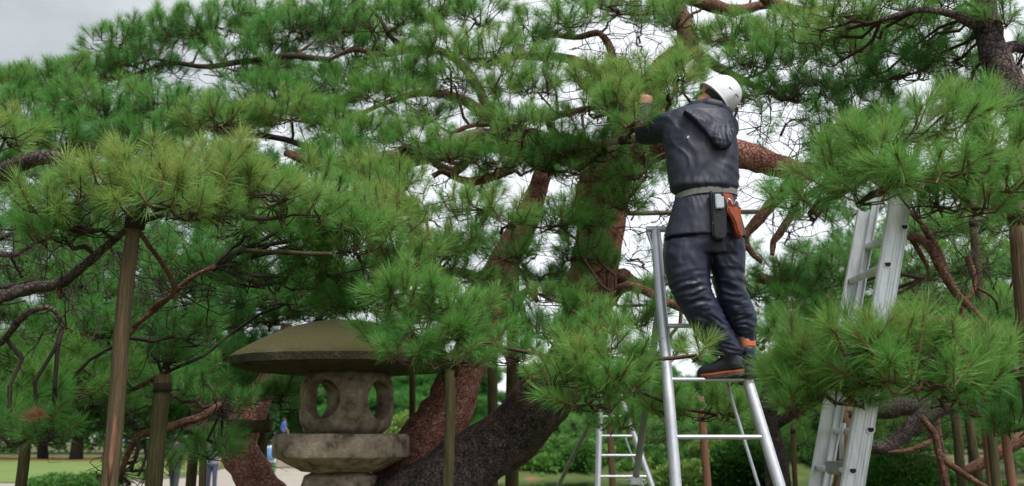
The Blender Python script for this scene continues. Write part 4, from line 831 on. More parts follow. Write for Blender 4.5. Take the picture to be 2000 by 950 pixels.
post(54, 835, 40, 950, 6.5, 24, 'leaning mossy prop in front of the lawn', M['wood_moss'])
post(806, 690, 804, 860, 8.9, 13, 'slim dark prop right behind the lantern', M['wood_moss'])
post(880, 690, 876, 950, 6.6, 23, 'dark square mossy prop standing before the leaning red trunk', M['wood_moss'])
post(962, 640, 962, 880, 9.4, 22, 'mossy prop standing between the two leaning trunks', M['wood_moss'])
post(1004, 470, 1000, 800, 8.9, 26, 'tall mossy prop rising behind the red trunk to the middle bough', M['wood_moss'])
post(1190, 790, 1196, 950, 13, 14, 'brown prop seen through the far tripod ladder', M['wood'])
post(1368, 775, 1382, 950, 10, 16, 'rough reddish prop seen between the rungs under the worker', M['wood_red'])
post(1428, 840, 1424, 900, 16, 9, 'thin dark prop beyond the glossy round shrub', M['wood'])
post(1655, 790, 1640, 950, 8.0, 26, 'brown prop seen between the rails of the extension ladder', M['wood'])
post(1548, 830, 1553, 950, 12.5, 11, 'thin brown prop left of the extension ladder', M['wood'])
ROWL = 'weathered prop in the row of props beside the flat topped shrub'
for i, (u0, v0, u1, v1, Y, w, mm) in enumerate([(1818, 760, 1846, 950, 9.0, 20, 'wood'), (1858, 760, 1880, 950, 9.3, 20, 'wood_moss'), (1884, 755, 1912, 950, 9.6, 19, 'wood_moss'), (1918, 770, 1938, 950, 9.0, 20, 'wood_red'), (1960, 790, 1976, 950, 9.2, 19, 'wood_red')]):
    post(u0, v0, u1, v1, Y, w, ['greyish weathered prop beside the flat topped shrub', 'mossy prop next to the greyish one, cracked down its face', 'leaning mossy prop between the cracked prop and the red ones', 'reddish split prop next to the leaning mossy prop', 'reddish prop at the dark hanging bough, end of the row'][i], M[mm], 'row of props under the right pine')
post(1984, 395, 2004, 640, 4.3, 38, 'tall brown prop holding up the bright right hand bough', M['wood'])
post(1900, 420, 1912, 560, 8.2, 18, 'tall mossy prop behind the bare red twigs', M['wood_moss'])
def pole(name, a, b, r, label, m, cat='pole'):
    a, b = Vector(a), Vector(b); mb = MB(); n = 8
    pts = [a.lerp(b, i / n) + Vector((0, 0, 0.3 * r * noise.noise(Vector((i, a.x, 3))))) for i in range(n + 1)]
    root = empty(name, a, label, cat); mb.tube(pts, [r * (1 - 0.12 * i / n) for i in range(n + 1)], 12); mb.build('shaft', m, root, smooth=True, angle=50)
    mb = MB(); c = a.lerp(b, 0.5); d = (b - a).normalized()
    mb.tube([c - d * r * 1.3, c + d * r * 1.3], r * 1.14, 12); mb.build('rope_binding', M['rope'], root, smooth=True, angle=50)
pole('crossbar_pole', P(946, 258, 7.3), P(640, 332, 7.3), 0.04, 'grey round pole lashed along the left limb, cut end showing', M['pole'])
pole('crossbar_pole', P(1120, 288, 6.9), P(1330, 258, 6.4), 0.028, 'thin pale pole running behind the worker under his hands', M['pole'])
pole('crossbar_pole', P(1225, 417, 7.6), P(1480, 414, 7.6), 0.02, 'thin level pole passing behind the belt of the worker', M['pole'])
pole('crossbar_pole', P(468, 490, 5.2), P(650, 497, 5.2), 0.013, 'thin grey pole in the shaded boughs above the lantern', M['wood_moss'])
# the log frame round the bent red trunk
lf = empty('log_frame', tuple(P(440, 860, 8.7).xy) + (0,), 'dark log frame tied round the bent red trunk', 'frame')
def logpiece(a, b, r, nm):
    mb = MB(); a, b = Vector(a), Vector(b); n = 6
    mb.tube([a.lerp(b, i / n) for i in range(n + 1)], r, 10); mb.build(nm, M['wood_moss'], lf, smooth=True, angle=50)
logpiece(P(362, 838, 8.7), P(530, 832, 8.7), 0.055, 'crossbar'); logpiece(P(375, 822, 9.3), P(528, 818, 9.3), 0.05, 'crossbar')
a = P(512, 815, 9.45); logpiece(a, (a.x + 0.05, a.y, 0), 0.05, 'upright'); a = P(385, 790, 9.1); logpiece(a, (a.x - 0.04, a.y, 0), 0.045, 'upright')
mb = MB(); c = P(392, 835, 8.95)
mb.tube([c + Vector((0, -0.3, 0)), c + Vector((0, 0.3, 0))], 0.07, 10); mb.build('rope_binding', M['rope'], lf, smooth=True)

# ================================================================== STONE LANTERN
LY = 8.0
lc = P(668, 850, LY); kx = M_PER_PX(800, LY)
def zat(v): return P(668, v, LY).z
M['stone'] = noisy('lantern granite', [(0.36, (0.13, 0.10, 0.075)), (0.46, (0.32, 0.25, 0.195)), (0.55, (0.42, 0.335, 0.265)), (0.63, (0.55, 0.47, 0.385))], 9, detail=12, rough=0.92, bump=0.6, bscale=60, bdist=0.012, nrough=0.68)
m = noisy('mossy roof stone', [(0.25, (0.035, 0.032, 0.022)), (0.5, (0.07, 0.06, 0.036)), (0.7, (0.12, 0.10, 0.065))], 8, rough=0.95, bump=0.8, bscale=40, bdist=0.012)
n_, l_, b_ = nodes(m)                                          # moss settles on what faces up
ge = n_.new('ShaderNodeNewGeometry'); sx = n_.new('ShaderNodeSeparateXYZ'); l_.new(ge.outputs['Normal'], sx.inputs[0])
tno = n_.new('ShaderNodeTexNoise'); tno.inputs['Scale'].default_value = 5; tno.inputs['Detail'].default_value = 8
ma = n_.new('ShaderNodeMath'); ma.operation = 'MULTIPLY'; l_.new(sx.outputs[2], ma.inputs[0]); l_.new(tno.outputs[0], ma.inputs[1])
mr = ramp(n_, [(0.12, (0, 0, 0)), (0.42, (1, 1, 1))]); l_.new(ma.outputs[0], mr.inputs[0])
mx = n_.new('ShaderNodeMix'); mx.data_type = 'RGBA'; old = b_.inputs['Base Color'].links[0].from_socket
l_.new(mr.outputs[0], mx.inputs[0]); l_.new(old, mx.inputs[6]); mx.inputs[7].default_value = (0.068, 0.062, 0.022, 1); l_.new(mx.outputs[2], b_.inputs['Base Color']); M['roof_moss'] = m
lan = empty('stone_lantern', (lc.x, LY, 0), 'wide mossy roofed stone lantern with round openings in its fire box', 'lantern')
cx = lc.x
def lathe_part(name, prof, m, jit=0.006, n=64, off=0.0):
    mb = MB(); mb.lathe([(r, z) for r, z in prof], (cx + off, LY, 0), n)
    mb.v = [tuple(Vector(q) + noise.noise_vector(Vector(q) * 5) * jit + noise.noise_vector(Vector(q) * 18) * jit * 0.4) for q in mb.v]
    return mb.build(name, m, lan, smooth=True, angle=38)
zr, zt = zat(702), zat(634)
Rr = 221 * kx; ox = (617 - 668) * kx
prof = [(0.02, zr - 0.10)] + [(Rr * 0.55, zr - 0.11), (Rr * 0.9, zr - 0.085), (Rr * 0.985, zr - 0.062), (Rr, zr - 0.008), (Rr * 0.985, zr + 0.010)]
prof += [(Rr * 0.985 * q, zr + 0.012 + (zt - zr + 0.02) * (1 - q * q)) for q in np.linspace(0.985, 0.03, 18)]
rf = lathe_part('roof', prof, M['roof_moss'], 0.005, 96, ox * 0.0)
# fire box: rounded block, hollow, with a round opening in each face
zb0, zb1 = zat(851), zat(722); hw = 83 * kx
mb = MB(); rings_ = []
for t in np.linspace(-1, 1, 22):
    f = (1 - abs(t) ** 4.5 * 0.30) if abs(t) < 0.999 else 0.66
    rings_.append(ring((cx + 0.03, LY, (zb0 + zb1) / 2 + t * (zb1 - zb0) / 2), (hw * f * 0.97, 0, 0), (0, hw * f * 0.97, 0), 64, 3.2))
mb.loft(rings_); fb = mb.build('fire_box', M['stone'], lan, smooth=True)
ROT = math.radians(-27)
for q in fb.data.vertices:
    d = Vector((q.co.x - cx - 0.03, q.co.y - LY, 0)); d.rotate(Euler((0, 0, ROT))); q.co = Vector((cx + 0.03 + d.x, LY + d.y, q.co.z))
mb = MB(); zc = (zb0 + zb1) / 2 + 0.015
for k in range(2):
    d = Vector((math.sin(-ROT + k * math.pi / 2), -math.cos(-ROT + k * math.pi / 2), 0)) ; d = Vector((math.cos(ROT + k * math.pi / 2), math.sin(ROT + k * math.pi / 2), 0))
    cut = MB(); x_ = Vector((-d.y, d.x, 0)); n = 32; c0 = Vector((cx + 0.03, LY, zc))
    cut.loft([[c0 + d * s_ + x_ * 0.160 * math.cos(2 * math.pi * i / n) + Vector((0, 0, 0.150 * math.sin(2 * math.pi * i / n))) for i in range(n)] for s_ in (-0.7, 0.7)])
    co = cut.build('cutter', M['stone']); bo = fb.modifiers.new('cut', 'BOOLEAN'); bo.operation = 'DIFFERENCE'; bo.object = co; bo.solver = 'EXACT'
    evaluated_copy(fb); bpy.data.objects.remove(co)
cut = MB(); cut.loft([ring((cx + 0.03, LY, zc + t), (0.225, 0, 0), (0, 0.225, 0), 32, 2.4) for t in (-0.17, 0.17)])
co = cut.build('cutter', M['stone']); bo = fb.modifiers.new('cut', 'BOOLEAN'); bo.operation = 'DIFFERENCE'; bo.object = co; bo.solver = 'EXACT'
evaluated_copy(fb); bpy.data.objects.remove(co); fb.data.set_sharp_from_angle(angle=math.radians(40))
Rp = 132 * kx
z0, z1, z2 = zat(850), zat(893), zat(921)
lathe_part('platform', [(0.02, z2), (Rp * 0.56, z2), (Rp * 0.80, z2 + 0.06), (Rp * 0.90, z1 - 0.015), (Rp * 0.985, z1), (Rp, z1 + 0.02), (Rp * 0.995, z0 - 0.02), (Rp * 0.96, z0 + 0.005), (0.02, z0 + 0.012)], M['stone'], 0.006)
lathe_part('collar', [(0.02, z2 - 0.26), (0.22, z2 - 0.26), (0.285, z2 - 0.20), (0.30, z2 - 0.12), (0.275, z2 - 0.03), (0.20, z2 + 0.004), (0.02, z2 + 0.005)], M['stone'])
lathe_part('shaft', [(0.02, 0.24), (0.30, 0.24), (0.24, 0.36), (0.20, 0.6), (0.20, z2 - 0.45), (0.235, z2 - 0.3), (0.22, z2 - 0.255), (0.02, z2 - 0.255)], M['stone'])
lathe_part('base', [(0.02, -0.03), (0.55, -0.03), (0.56, 0.10), (0.50, 0.2), (0.36, 0.25), (0.02, 0.255)], M['stone'])

# ================================================================== LADDERS
def tripod_ladder(name, label, top_l, top_r, bot_l, bot_r, rung_ts, leg_top, leg_mid, rail_r, rung_r, brace=True):
    """rails run from the head through the given points down to the ground"""
    def to_ground(a, b): return a + (b - a) * (a.z / (a.z - b.z))
    fl, fr_ = to_ground(top_l, bot_l), to_ground(top_r, bot_r); lf_ = to_ground(leg_top, leg_mid)
    root = empty(name, ((fl + fr_) / 2).to_tuple()[:2] + (0,), label, 'ladder', 'tripod ladders')
    for a, b in ((top_l, fl), (top_r, fr_)):
        mb = MB(); mb.tube([b, b.lerp(a, 0.3), b.lerp(a, 0.6), a], [rail_r] * 4, 14, flat=(1.0, 1.25)); rl = mb.build('rail', M['alu'], root, smooth=True, angle=50)
        mb = MB(); d = (a - b).normalized(); off = Vector((-0.62, 0.5, 0)) * rail_r * 1.2
        mb.tube([b + off, a + off], rail_r * 0.62, 8); mb.build('rail_channel', M['alu'], rl, smooth=True, angle=50)
        mb = MB(); mb.tube([b + Vector((0, 0, -0.01)), b + d * 0.07], rail_r * 1.35, 10); mb.build('rubber_foot', M['rubber'], rl, smooth=True, angle=50)
    for t in rung_ts:
        a, b = fl.lerp(top_l, t), fr_.lerp(top_r, t); mb = MB(); mb.tube([a, a.lerp(b, 0.5), b], rung_r, 12, flat=(1, 0.85)); mb.build('rung', M['alu'], root, smooth=True, angle=50)
    mb = MB(); dx = (top_r - top_l); c = (top_l + top_r) / 2
    mb.tube([top_l - dx.normalized() * 0.055 + Vector((0, 0, 0.012)), top_r + dx.normalized() * 0.055 + Vector((0, 0, 0.012))], rail_r * 0.8, 10); mb.build('head_bar', M['alu'], root, smooth=True, angle=50)
    mb = MB(); mb.tube([leg_top, lf_.lerp(leg_top, 0.48)], rail_r * 0.95, 12); mb.tube([lf_.lerp(leg_top, 0.5), lf_], rail_r * 0.72, 12)
    lg = mb.build('rear_leg', M['steel_green'], root, smooth=True, angle=50)
    mb = MB(); q = lf_.lerp(leg_top, 0.49); mb.box(q, (0.07, 0.06, 0.05), bevel=0.006); mb.tube([q + Vector((-0.06, 0, 0)), q + Vector((0.06, 0, 0))], 0.008, 8); mb.build('clamp', M['alu'], lg)
    if brace:
        mb = MB(); mb.tube([top_l - dx.normalized() * 0.045, top_l.lerp(fl, 0.085)], rail_r * 0.35, 8); mb.build('brace', M['alu'], root, smooth=True, angle=50)
        mb = MB(); s0 = fr_.lerp(top_r, 0.79) + Vector((-0.085, 0.16, 0)); s1 = fr_.lerp(top_r, 0.12) + Vector((-0.075, 0.10, 0))
        mb.tube([s0, s1], rail_r * 0.42, 8); mb.build('stay', M['alu'], root, smooth=True, angle=50)
    return root, fl, fr_
LT0, LT1 = P(1281, 452, 5.74), P(1372, 452, 5.74)
LB0, LB1 = P(1321, 950, 5.34), P(1524, 950, 5.34)
def rung_t(v, top, bot):
    """share of the way from ground to head at which the left rail shows at row v"""
    foot = top + (bot - top) * (top.z / (top.z - bot.z)); best = 0; bd = 1e9
    for i in range(2001):
        q = foot.lerp(top, i / 2000); _, vv_, _ = project(tuple(q))
        if abs(vv_[0] - v) < bd: bd = abs(vv_[0] - v); best = i / 2000
    return best
t1, t2, t3 = rung_t(854, LT0, LB0), rung_t(742, LT0, LB0), rung_t(637, LT0, LB0)
dt = t2 - t1
tripod_ladder('tripod_ladder', 'aluminium tripod ladder the worker in navy stands on', LT0, LT1, LB0, LB1, [t for t in (t1 - 4 * dt, t1 - 3 * dt, t1 - 2 * dt, t1 - dt, t1, t2, t3, t3 + dt * 0.95) if 0.03 < t < 0.97], P(1306, 458, 5.80), P(1240, 950, 6.5), 0.0225, 0.015)
FT0, FT1 = P(1173, 776, 11.2), P(1212, 776, 11.2); FB0, FB1 = P(1168, 945, 11.0), P(1272, 945, 11.0)
ts_ = [rung_t(v, FT0, FB0) for v in (814, 852, 890, 931)]; dt = ts_[0] - ts_[1]
tripod_ladder('tripod_ladder', 'smaller looking tripod ladder standing empty by the pond behind the worker', FT0, FT1, FB0, FB1, [t for t in ts_ + [ts_[-1] - dt * k for k in (1, 2, 3, 4)] if 0.03 < t < 0.97], P(1180, 770, 11.3), P(1090, 950, 12.4), 0.024, 0.017)

# ---- extension ladder, seen along its rungs
XA, XB = P(1757, 415, 3.95), P(1667, 950, 3.9)
xd = (XB - XA); XF = XA + xd * (XA.z / (XA.z - XB.z)); XU = (XA - XF).normalized(); XT = XF + XU * ((P(1800, 175, 3.97) - XF).length)
ext = empty('extension_ladder', (XF.x, XF.y + 0.2, 0), 'aluminium extension ladder leaning up into the right pine', 'ladder')
XN = XU.cross(Vector((0, 1, 0))).normalized()                # across the rail's wide face
XW = Vector((0.0, 1, 0)); R3 = Matrix((XN, XW, XU)).transposed(); XL = (XT - XF).length
def xbox(mb, along0, along1, a, y, sa, sy, bev=0.0):
    c = XF + XU * ((along0 + along1) / 2) + XN * a + XW * y
    mb.box(c, (sa, sy, along1 - along0), R3, bev)
XGAP = 0.43
for y in (0.0, XGAP):
    s_ = 1 if y == 0 else -1
    mb = MB()
    xbox(mb, 0, XL * 0.86, 0.014, y, 0.046, 0.005)                     # web of the lower section
    xbox(mb, 0, XL * 0.86, -0.0115, y + 0.012 * s_, 0.005, 0.030, 0.002); xbox(mb, 0, XL * 0.86, 0.0395, y + 0.012 * s_, 0.005, 0.030, 0.002)
    for k in (-0.001, 0.029): xbox(mb, 0, XL * 0.86, k, y - 0.0035 * s_, 0.003, 0.004, 0.001)
    rl = mb.build('rail', M['alu_rail'], ext)
    mb = MB()
    xbox(mb, XL * 0.1, XL, -0.026, y + 0.006 * s_, 0.022, 0.005)       # narrower sliding section beside it
    xbox(mb, XL * 0.1, XL, -0.0395, y + 0.014 * s_, 0.005, 0.030, 0.002); xbox(mb, XL * 0.1, XL, -0.026, y + 0.002 * s_, 0.005, 0.005, 0.001)
    mb.build('sliding_rail', M['alu_rail'], ext)
    mb = MB(); xbox(mb, -0.01, 0.10, 0.014, y, 0.078, 0.05, 0.006); mb.build('rubber_foot', M['rubber'], rl)
def drung(along, a0, m, nm='rung'):
    mb = MB(); n = 14; prof = []
    for i in range(n):
        t = 2 * math.pi * i / n; x, z = 0.017 * math.cos(t), 0.016 * math.sin(t)
        prof.append((x, min(z, 0.008)))
    c = XF + XU * along + XN * a0
    mb.loft([[c + Vector((1, 0, 0)) * x + Vector((0, 0, 1)) * z + XW * y for x, z in prof] for y in (-0.007, XGAP + 0.007)])
    o = mb.build(nm, m, ext, smooth=True, angle=45)
    mb = MB(); mb.loft([[c + Vector((1, 0, 0)) * x * 0.72 + Vector((0, 0, 1)) * z * 0.72 + XW * y for x, z in prof] for y in (-0.0085, -0.0065)]); mb.build('rung_dark_cap', M['dark'], o)  # dark cap on the closed end stands in for the hollow rung's shade
def along_at(v):
    best, bd = 0, 1e9
    for i in range(1500):
        q = XF + XU * (XL * i / 1500) + XW * 0.2; _, vv_, _ = project(tuple(q))
        if abs(vv_[0] - v) < bd: bd = abs(vv_[0] - v); best = XL * i / 1500
    return best
a1, a2 = along_at(918), along_at(722); st = (a2 - a1)
al = a1
while al > 0.25: al -= st
al += st if al < 0.1 else 0
while al < XL * 0.85: drung(al, 0.014, M['alu_rail']); al += st
al = along_at(460)
for k in (-2, -1, 0, 1, 2):
    if 0.15 * XL < al + k * st < XL - 0.05: drung(al + k * st, -0.026, M['alu_rail'], 'sliding_rung')
mb = MB()                                                     # latch hook hanging off the lowest sliding rung
q0 = XF + XU * (a1 + 0.02) + XW * (XGAP * 0.45)
mb.box(q0 + Vector((0, 0, -0.012)), (0.075, 0.16, 0.05), None, 0.006); mb.build('latch', M['steel_green'], ext)
mb = MB(); mb.tube([q0 + Vector((0.03, 0.08, 0.02)), q0 + Vector((0.035, 0.08, 0.10)), q0 + Vector((0.05, 0.085, 0.16))], 0.012, 8, flat=(1.4, 0.6)); mb.build('latch_hook', M['alu'], ext, smooth=True)
mb = MB(); mb.tube([q0 + Vector((0.02, -0.11, -0.02)), q0 + Vector((0.02, -0.10, -0.02))], 0.011, 10); mb.build('red_cap', M['red_cap'], ext)

# ================================================================== THE WORKER
def suit_mat(name, c0, c1, rough):
    m = noisy(name, [(0.3, c0), (0.7, c1)], 5, rough=rough, bump=0, spec=0.5); n, l, b = nodes(m)
    tc = n.new('ShaderNodeTexCoord'); mp = n.new('ShaderNodeMapping'); mp.inputs['Scale'].default_value = (1, 1, 0.5); mp.inputs['Rotation'].default_value = (0.3, 0.5, 0)
    l.new(tc.outputs['Object'], mp.inputs[0]); no = n.new('ShaderNodeTexNoise'); no.inputs['Scale'].default_value = 22; no.inputs['Detail'].default_value = 4
    no.inputs['Distortion'].default_value = 0.8
    l.new(mp.outputs[0], no.inputs['Vector']); bp = n.new('ShaderNodeBump'); bp.inputs['Strength'].default_value = 0.2; bp.inputs['Distance'].default_value = 0.01
    l.new(no.outputs[0], bp.inputs['Height']); l.new(bp.outputs[0], b.inputs['Normal'])
    r2 = n.new('ShaderNodeMath'); r2.operation = 'MULTIPLY_ADD'; r2.inputs[1].default_value = 0.25; r2.inputs[2].default_value = rough - 0.12; l.new(no.outputs[0], r2.inputs[0]); l.new(r2.outputs[0], b.inputs['Roughness'])
    return m
M['jacket'] = suit_mat('navy rain jacket', (0.010, 0.013, 0.027), (0.016, 0.020, 0.040), 0.56)
M['trousers'] = suit_mat('navy rain trousers', (0.010, 0.014, 0.033), (0.017, 0.022, 0.050), 0.46)
M['boot'] = suit_mat('dark rubber boot', (0.018, 0.020, 0.032), (0.03, 0.03, 0.045), 0.42)
M['sole'] = noisy('muddy sole', [(0.3, (0.05, 0.04, 0.035)), (0.7, (0.13, 0.10, 0.08))], 40, rough=0.9)
M['orange'] = mat('orange trim', (0.60, 0.13, 0.05), 0.55)
M['skin'] = noisy('skin', [(0.3, (0.48, 0.22, 0.14)), (0.7, (0.56, 0.28, 0.18))], 20, rough=0.55, bump=0.1)
M['helmet'] = noisy('white helmet shell', [(0.3, (0.60, 0.61, 0.66)), (0.62, (0.66, 0.67, 0.71)), (0.8, (0.58, 0.55, 0.46))], 5, rough=0.30, bump=0.04, spec=0.5)
M['belt'] = noisy('grey webbing belt', [(0.3, (0.13, 0.13, 0.125)), (0.7, (0.20, 0.20, 0.19))], 60, rough=0.8, bump=0.4, bscale=160)
M['leather'] = noisy('red brown leather', [(0.3, (0.25, 0.052, 0.022)), (0.7, (0.36, 0.085, 0.04))], 14, rough=0.45, bump=0.2)
M['black'] = noisy('black nylon', [(0.3, (0.010, 0.011, 0.015)), (0.7, (0.022, 0.022, 0.028))], 40, rough=0.65, bump=0.3)
M['grey_tool'] = noisy('pale grey plastic', [(0.3, (0.38, 0.42, 0.46)), (0.7, (0.5, 0.54, 0.58))], 20, rough=0.4, bump=0)
M['steel'] = mat('tool steel', (0.45, 0.45, 0.47), 0.3, 0.9)
M['hair'] = mat('black hair', (0.012, 0.010, 0.009), 0.6)
M['green_strap'] = mat('green chin strap', (0.10, 0.42, 0.05), 0.6)

WY = 5.46
man = empty('person', P(1415, 742, WY), 'worker in navy rainwear and white helmet standing on the tripod ladder', 'person')
def prof_loft(mb, rows, n=28, e=2.3):
    """rows: (v, u_left, u_right, Y, half depth)"""
    rr = []
    for v, u0, u1, Y, b in rows:
        a, c = P(u0, v, Y), P(u1, v, Y); rr.append(ring((a + c) / 2, (c - a) / 2, (0, b, 0), n, e))
    mb.loft(rr)
# ---- body: one continuous figure (head, neck, trunk, arms with hands, legs) inside the clothes
mb = MB()
prof_loft(mb, [(222, 1340, 1412, WY, .07), (245, 1305, 1425, WY, .09), (290, 1318, 1425, WY - .02, .10), (340, 1324, 1425, WY - .03, .095), (385, 1332, 1428, WY - .04, .09), (430, 1322, 1440, WY - .04, .105), (470, 1318, 1445, WY - .04, .10)])
prof_loft(mb, [(455, 1318, 1382, WY - .04, .08), (520, 1315, 1374, WY - .04, .075), (580, 1333, 1382, WY - .02, .06), (640, 1368, 1414, WY + .0, .055), (690, 1405, 1438, WY + .02, .04), (722, 1412, 1444, WY + .03, .035)], 16)
prof_loft(mb, [(455, 1382, 1444, WY - .02, .08), (520, 1392, 1446, WY, .075), (590, 1416, 1462, WY + .02, .06), (640, 1436, 1470, WY + .02, .05), (700, 1450, 1472, WY + .02, .04), (726, 1448, 1474, WY + .04, .045)], 16)
neck = [P(1385, 232, WY + .02), P(1386, 214, WY + .04), P(1388, 200, WY + .06)]
mb.tube(neck, [0.06, 0.055, 0.055], 14)
HC = P(1394, 196, WY + .05)                                   # head centre
HA = (P(1438, 163, WY + .03) - HC).normalized()                # crown direction
HF = (Vector((-0.55, 0.8, 0)) - HA * HA.dot(Vector((-0.55, 0.8, 0)))).normalized()   # where the face looks
HS = HA.cross(HF)
def head_ring(h, fw, fb_, wd): return [HC + HA * h + HF * (fw if math.cos(t) > 0 else fb_) * math.cos(t) + HS * wd * math.sin(t) for t in np.linspace(0, 2 * math.pi, 20, endpoint=False)]
mb.loft([head_ring(-.115, .055, .03, .035), head_ring(-.10, .085, .05, .05), head_ring(-.06, .092, .075, .064), head_ring(-.01, .092, .09, .072), head_ring(.04, .09, .095, .074), head_ring(.085, .07, .075, .058), head_ring(.105, .03, .03, .03)])
mb.tube([HC + HF * .085 + HA * .015, HC + HF * .108 - HA * .022, HC + HF * .09 - HA * .032], [0.010, 0.014, 0.010], 8)      # nose
for s_ in (-1, 1): mb.tube([HC + HS * .070 * s_ + HA * .015, HC + HS * .083 * s_ - HA * .0, HC + HS * .072 * s_ - HA * .03], [0.010, 0.016, 0.010], 8)   # ears
mb.tube([HC + HF * .086 - HA * .058 - HS * .02, HC + HF * .094 - HA * .058, HC + HF * .086 - HA * .058 + HS * .02], [0.006, 0.008, 0.006], 6)          # mouth
ARMS = []
HAND_L = P(1262, 196, WY + .36); HAND_R = P(1296, 220, WY + .40)
SH_L, EL_L = P(1318, 244, WY), P(1262, 262, WY + .20)
SH_R, EL_R = P(1412, 250, WY + .04), P(1368, 262, WY + .32)
for sh, el, ha in ((SH_L, EL_L, HAND_L), (SH_R, EL_R, HAND_R)):
    wr = el.lerp(ha, 0.80)
    mb.tube([sh, sh.lerp(el, 0.5), el, el.lerp(ha, 0.4), wr], [0.055, 0.048, 0.042, 0.038, 0.028], 12)
    d = (ha - el).normalized(); x = d.cross(Vector((0, -1, 0.2))).normalized(); y = d.cross(x).normalized()
    palm = wr + d * 0.055
    mb.loft([ring(wr, x * .028, y * .018, 12), ring(wr + d * .03, x * .038, y * .017, 12, 2.6), ring(wr + d * .075, x * .042, y * .015, 12, 2.8), ring(wr + d * .095, x * .036, y * .010, 12, 2.6)])
    for k, (off, ln) in enumerate(((-.031, .068), (-.011, .078), (.010, .074), (.030, .058))):     # fingers curl round the shoot they hold
        b0 = wr + d * .085 + x * off; b1 = b0 + d * ln * .45 + y * .012; b2 = b1 + d * ln * .18 + y * ln * .35; b3 = b2 - d * ln * .12 + y * ln * .25
        mb.tube([b0, b1, b2, b3], [.0095, .009, .0085, .007], 8)
    t0 = wr + d * .03 - x * .034; mb.tube([t0, t0 - x * .022 + d * .026, t0 - x * .018 + d * .05 + y * .02, t0 - x * .004 + d * .062 + y * .034], [.012, .011, .010, .008], 8)
    ARMS.append((sh, el, ha, wr))
body = mb.build('body', M['skin'], man); remesh(body, 0.0055, 3)

# ---- cloth folds
def folds(me, spots, amp_all=0.003, seed=0.0, along=0.28, fq=5.5):
    co, no = get_co(me), get_no(me); d = np.zeros(len(co))
    x, y, z = co[:, 0], co[:, 1], co[:, 2]
    d += np.array([amp_all * (1.6 * noise.noise(Vector((a * 15, b * 15, c * 8 + seed))) + 0.8 * noise.noise(Vector((a * 34, b * 30, c * 22 + seed)))) for a, b, c in co.tolist()])
    for (p, rad, k, amp, ph) in spots:                        # uneven creases running across direction k over a patch
        r = np.linalg.norm((co - np.array(p)) / np.array(rad), axis=1); w = np.clip(1.15 - r, 0, 1)
        kk = np.array(k, float); fr = np.linalg.norm(kk) / fq; kk /= np.linalg.norm(kk); tt = np.array([kk[2], 0, -kk[0]])
        for i in np.nonzero(w > 0)[0]:
            q = co[i]; a_, b_ = float(q @ kk), float(q @ tt)
            wv = noise.noise(Vector((a_ * 9, b_ * 9, ph)))
            v1 = noise.noise(Vector((a_ * fr + wv * 0.9, b_ * fr * along, ph * 3.1)))
            v2 = noise.noise(Vector((a_ * fr * 2.1, b_ * fr * 0.7, ph * 5.7)))
            d[i] += amp * w[i] * (1.9 * (0.42 - abs(v1) ** 0.8) + 0.5 * v2)
    me.vertices.foreach_set('co', (co + no * d[:, None]).astype(np.float32).ravel()); me.update()

# ---- jacket with sleeves and skirt
mb = MB()
prof_loft(mb, [(206, 1352, 1405, WY + .02, .07), (214, 1325, 1418, WY + .01, .09), (224, 1305, 1426, WY, .11), (240, 1292, 1431, WY, .125), (262, 1293, 1437, WY - .01, .135), (300, 1301, 1441, WY - .02, .14), (335, 1305, 1441, WY - .03, .14), (356, 1308, 1442, WY - .03, .142), (369, 1309, 1441, WY - .035, .142), (376, 1316, 1437, WY - .04, .124), (382, 1323, 1434, WY - .04, .112),
               (390, 1319, 1438, WY - .04, .118), (410, 1312, 1442, WY - .04, .13), (440, 1304, 1450, WY - .04, .14), (467, 1297, 1457, WY - .04, .15)], 36, 2.4)
for i, (sh, el, ha, wr) in enumerate(ARMS):
    mb.tube([sh + (sh - el) * 0.12, sh.lerp(el, 0.35), sh.lerp(el, 0.75), el, el.lerp(wr, 0.35), el.lerp(wr, 0.8), el.lerp(wr, 0.93)], [0.085, 0.083, 0.075, 0.068, 0.062, 0.052, 0.05], 18)
jk = mb.build('jacket', M['jacket'], man); remesh(jk, 0.0065, 4)
folds(jk.data, [(P(1335, 320, WY - .15), (.13, .3, .30), (62, 0, 5), 0.0068, .4), (P(1400, 330, WY - .15), (.16, .3, .28), (50, 0, -10), 0.0061, 1.7), (P(1375, 362, WY - .15), (.26, .3, .06), (110, 0, 8), 0.0048, 7.1), (P(1360, 398, WY - .15), (.24, .3, .07), (120, 0, 10), 0.0048, 2.2), (P(1300, 250, WY - .1), (.14, .3, .18), (45, 0, 55), 0.0068, .9),
                (P(1430, 340, WY - .1), (.12, .3, .22), (40, 0, 70), 0.0054, 3.0), (P(1385, 445, WY - .15), (.26, .3, .12), (60, 0, 5), 0.0048, 1.1), (P(1345, 240, WY - .12), (.14, .3, .10), (50, 0, 25), 0.0041, 5.3)], 0.0022, 0.3, 0.16, 4.2)
# seam line on the back and the small reflective mark
mb = MB(); c = P(1344, 268, WY - .1525); mb.box(c + Vector((0, 0.003, 0)), (.012, .006, .018), Euler((0, .5, 0)).to_matrix(), .002); mb.build('reflective_tab', M['grey_tool'], jk)
# sleeve seam
mb = MB(); rows = [(226, 1308), (240, 1297), (258, 1297), (275, 1302), (290, 1307)]
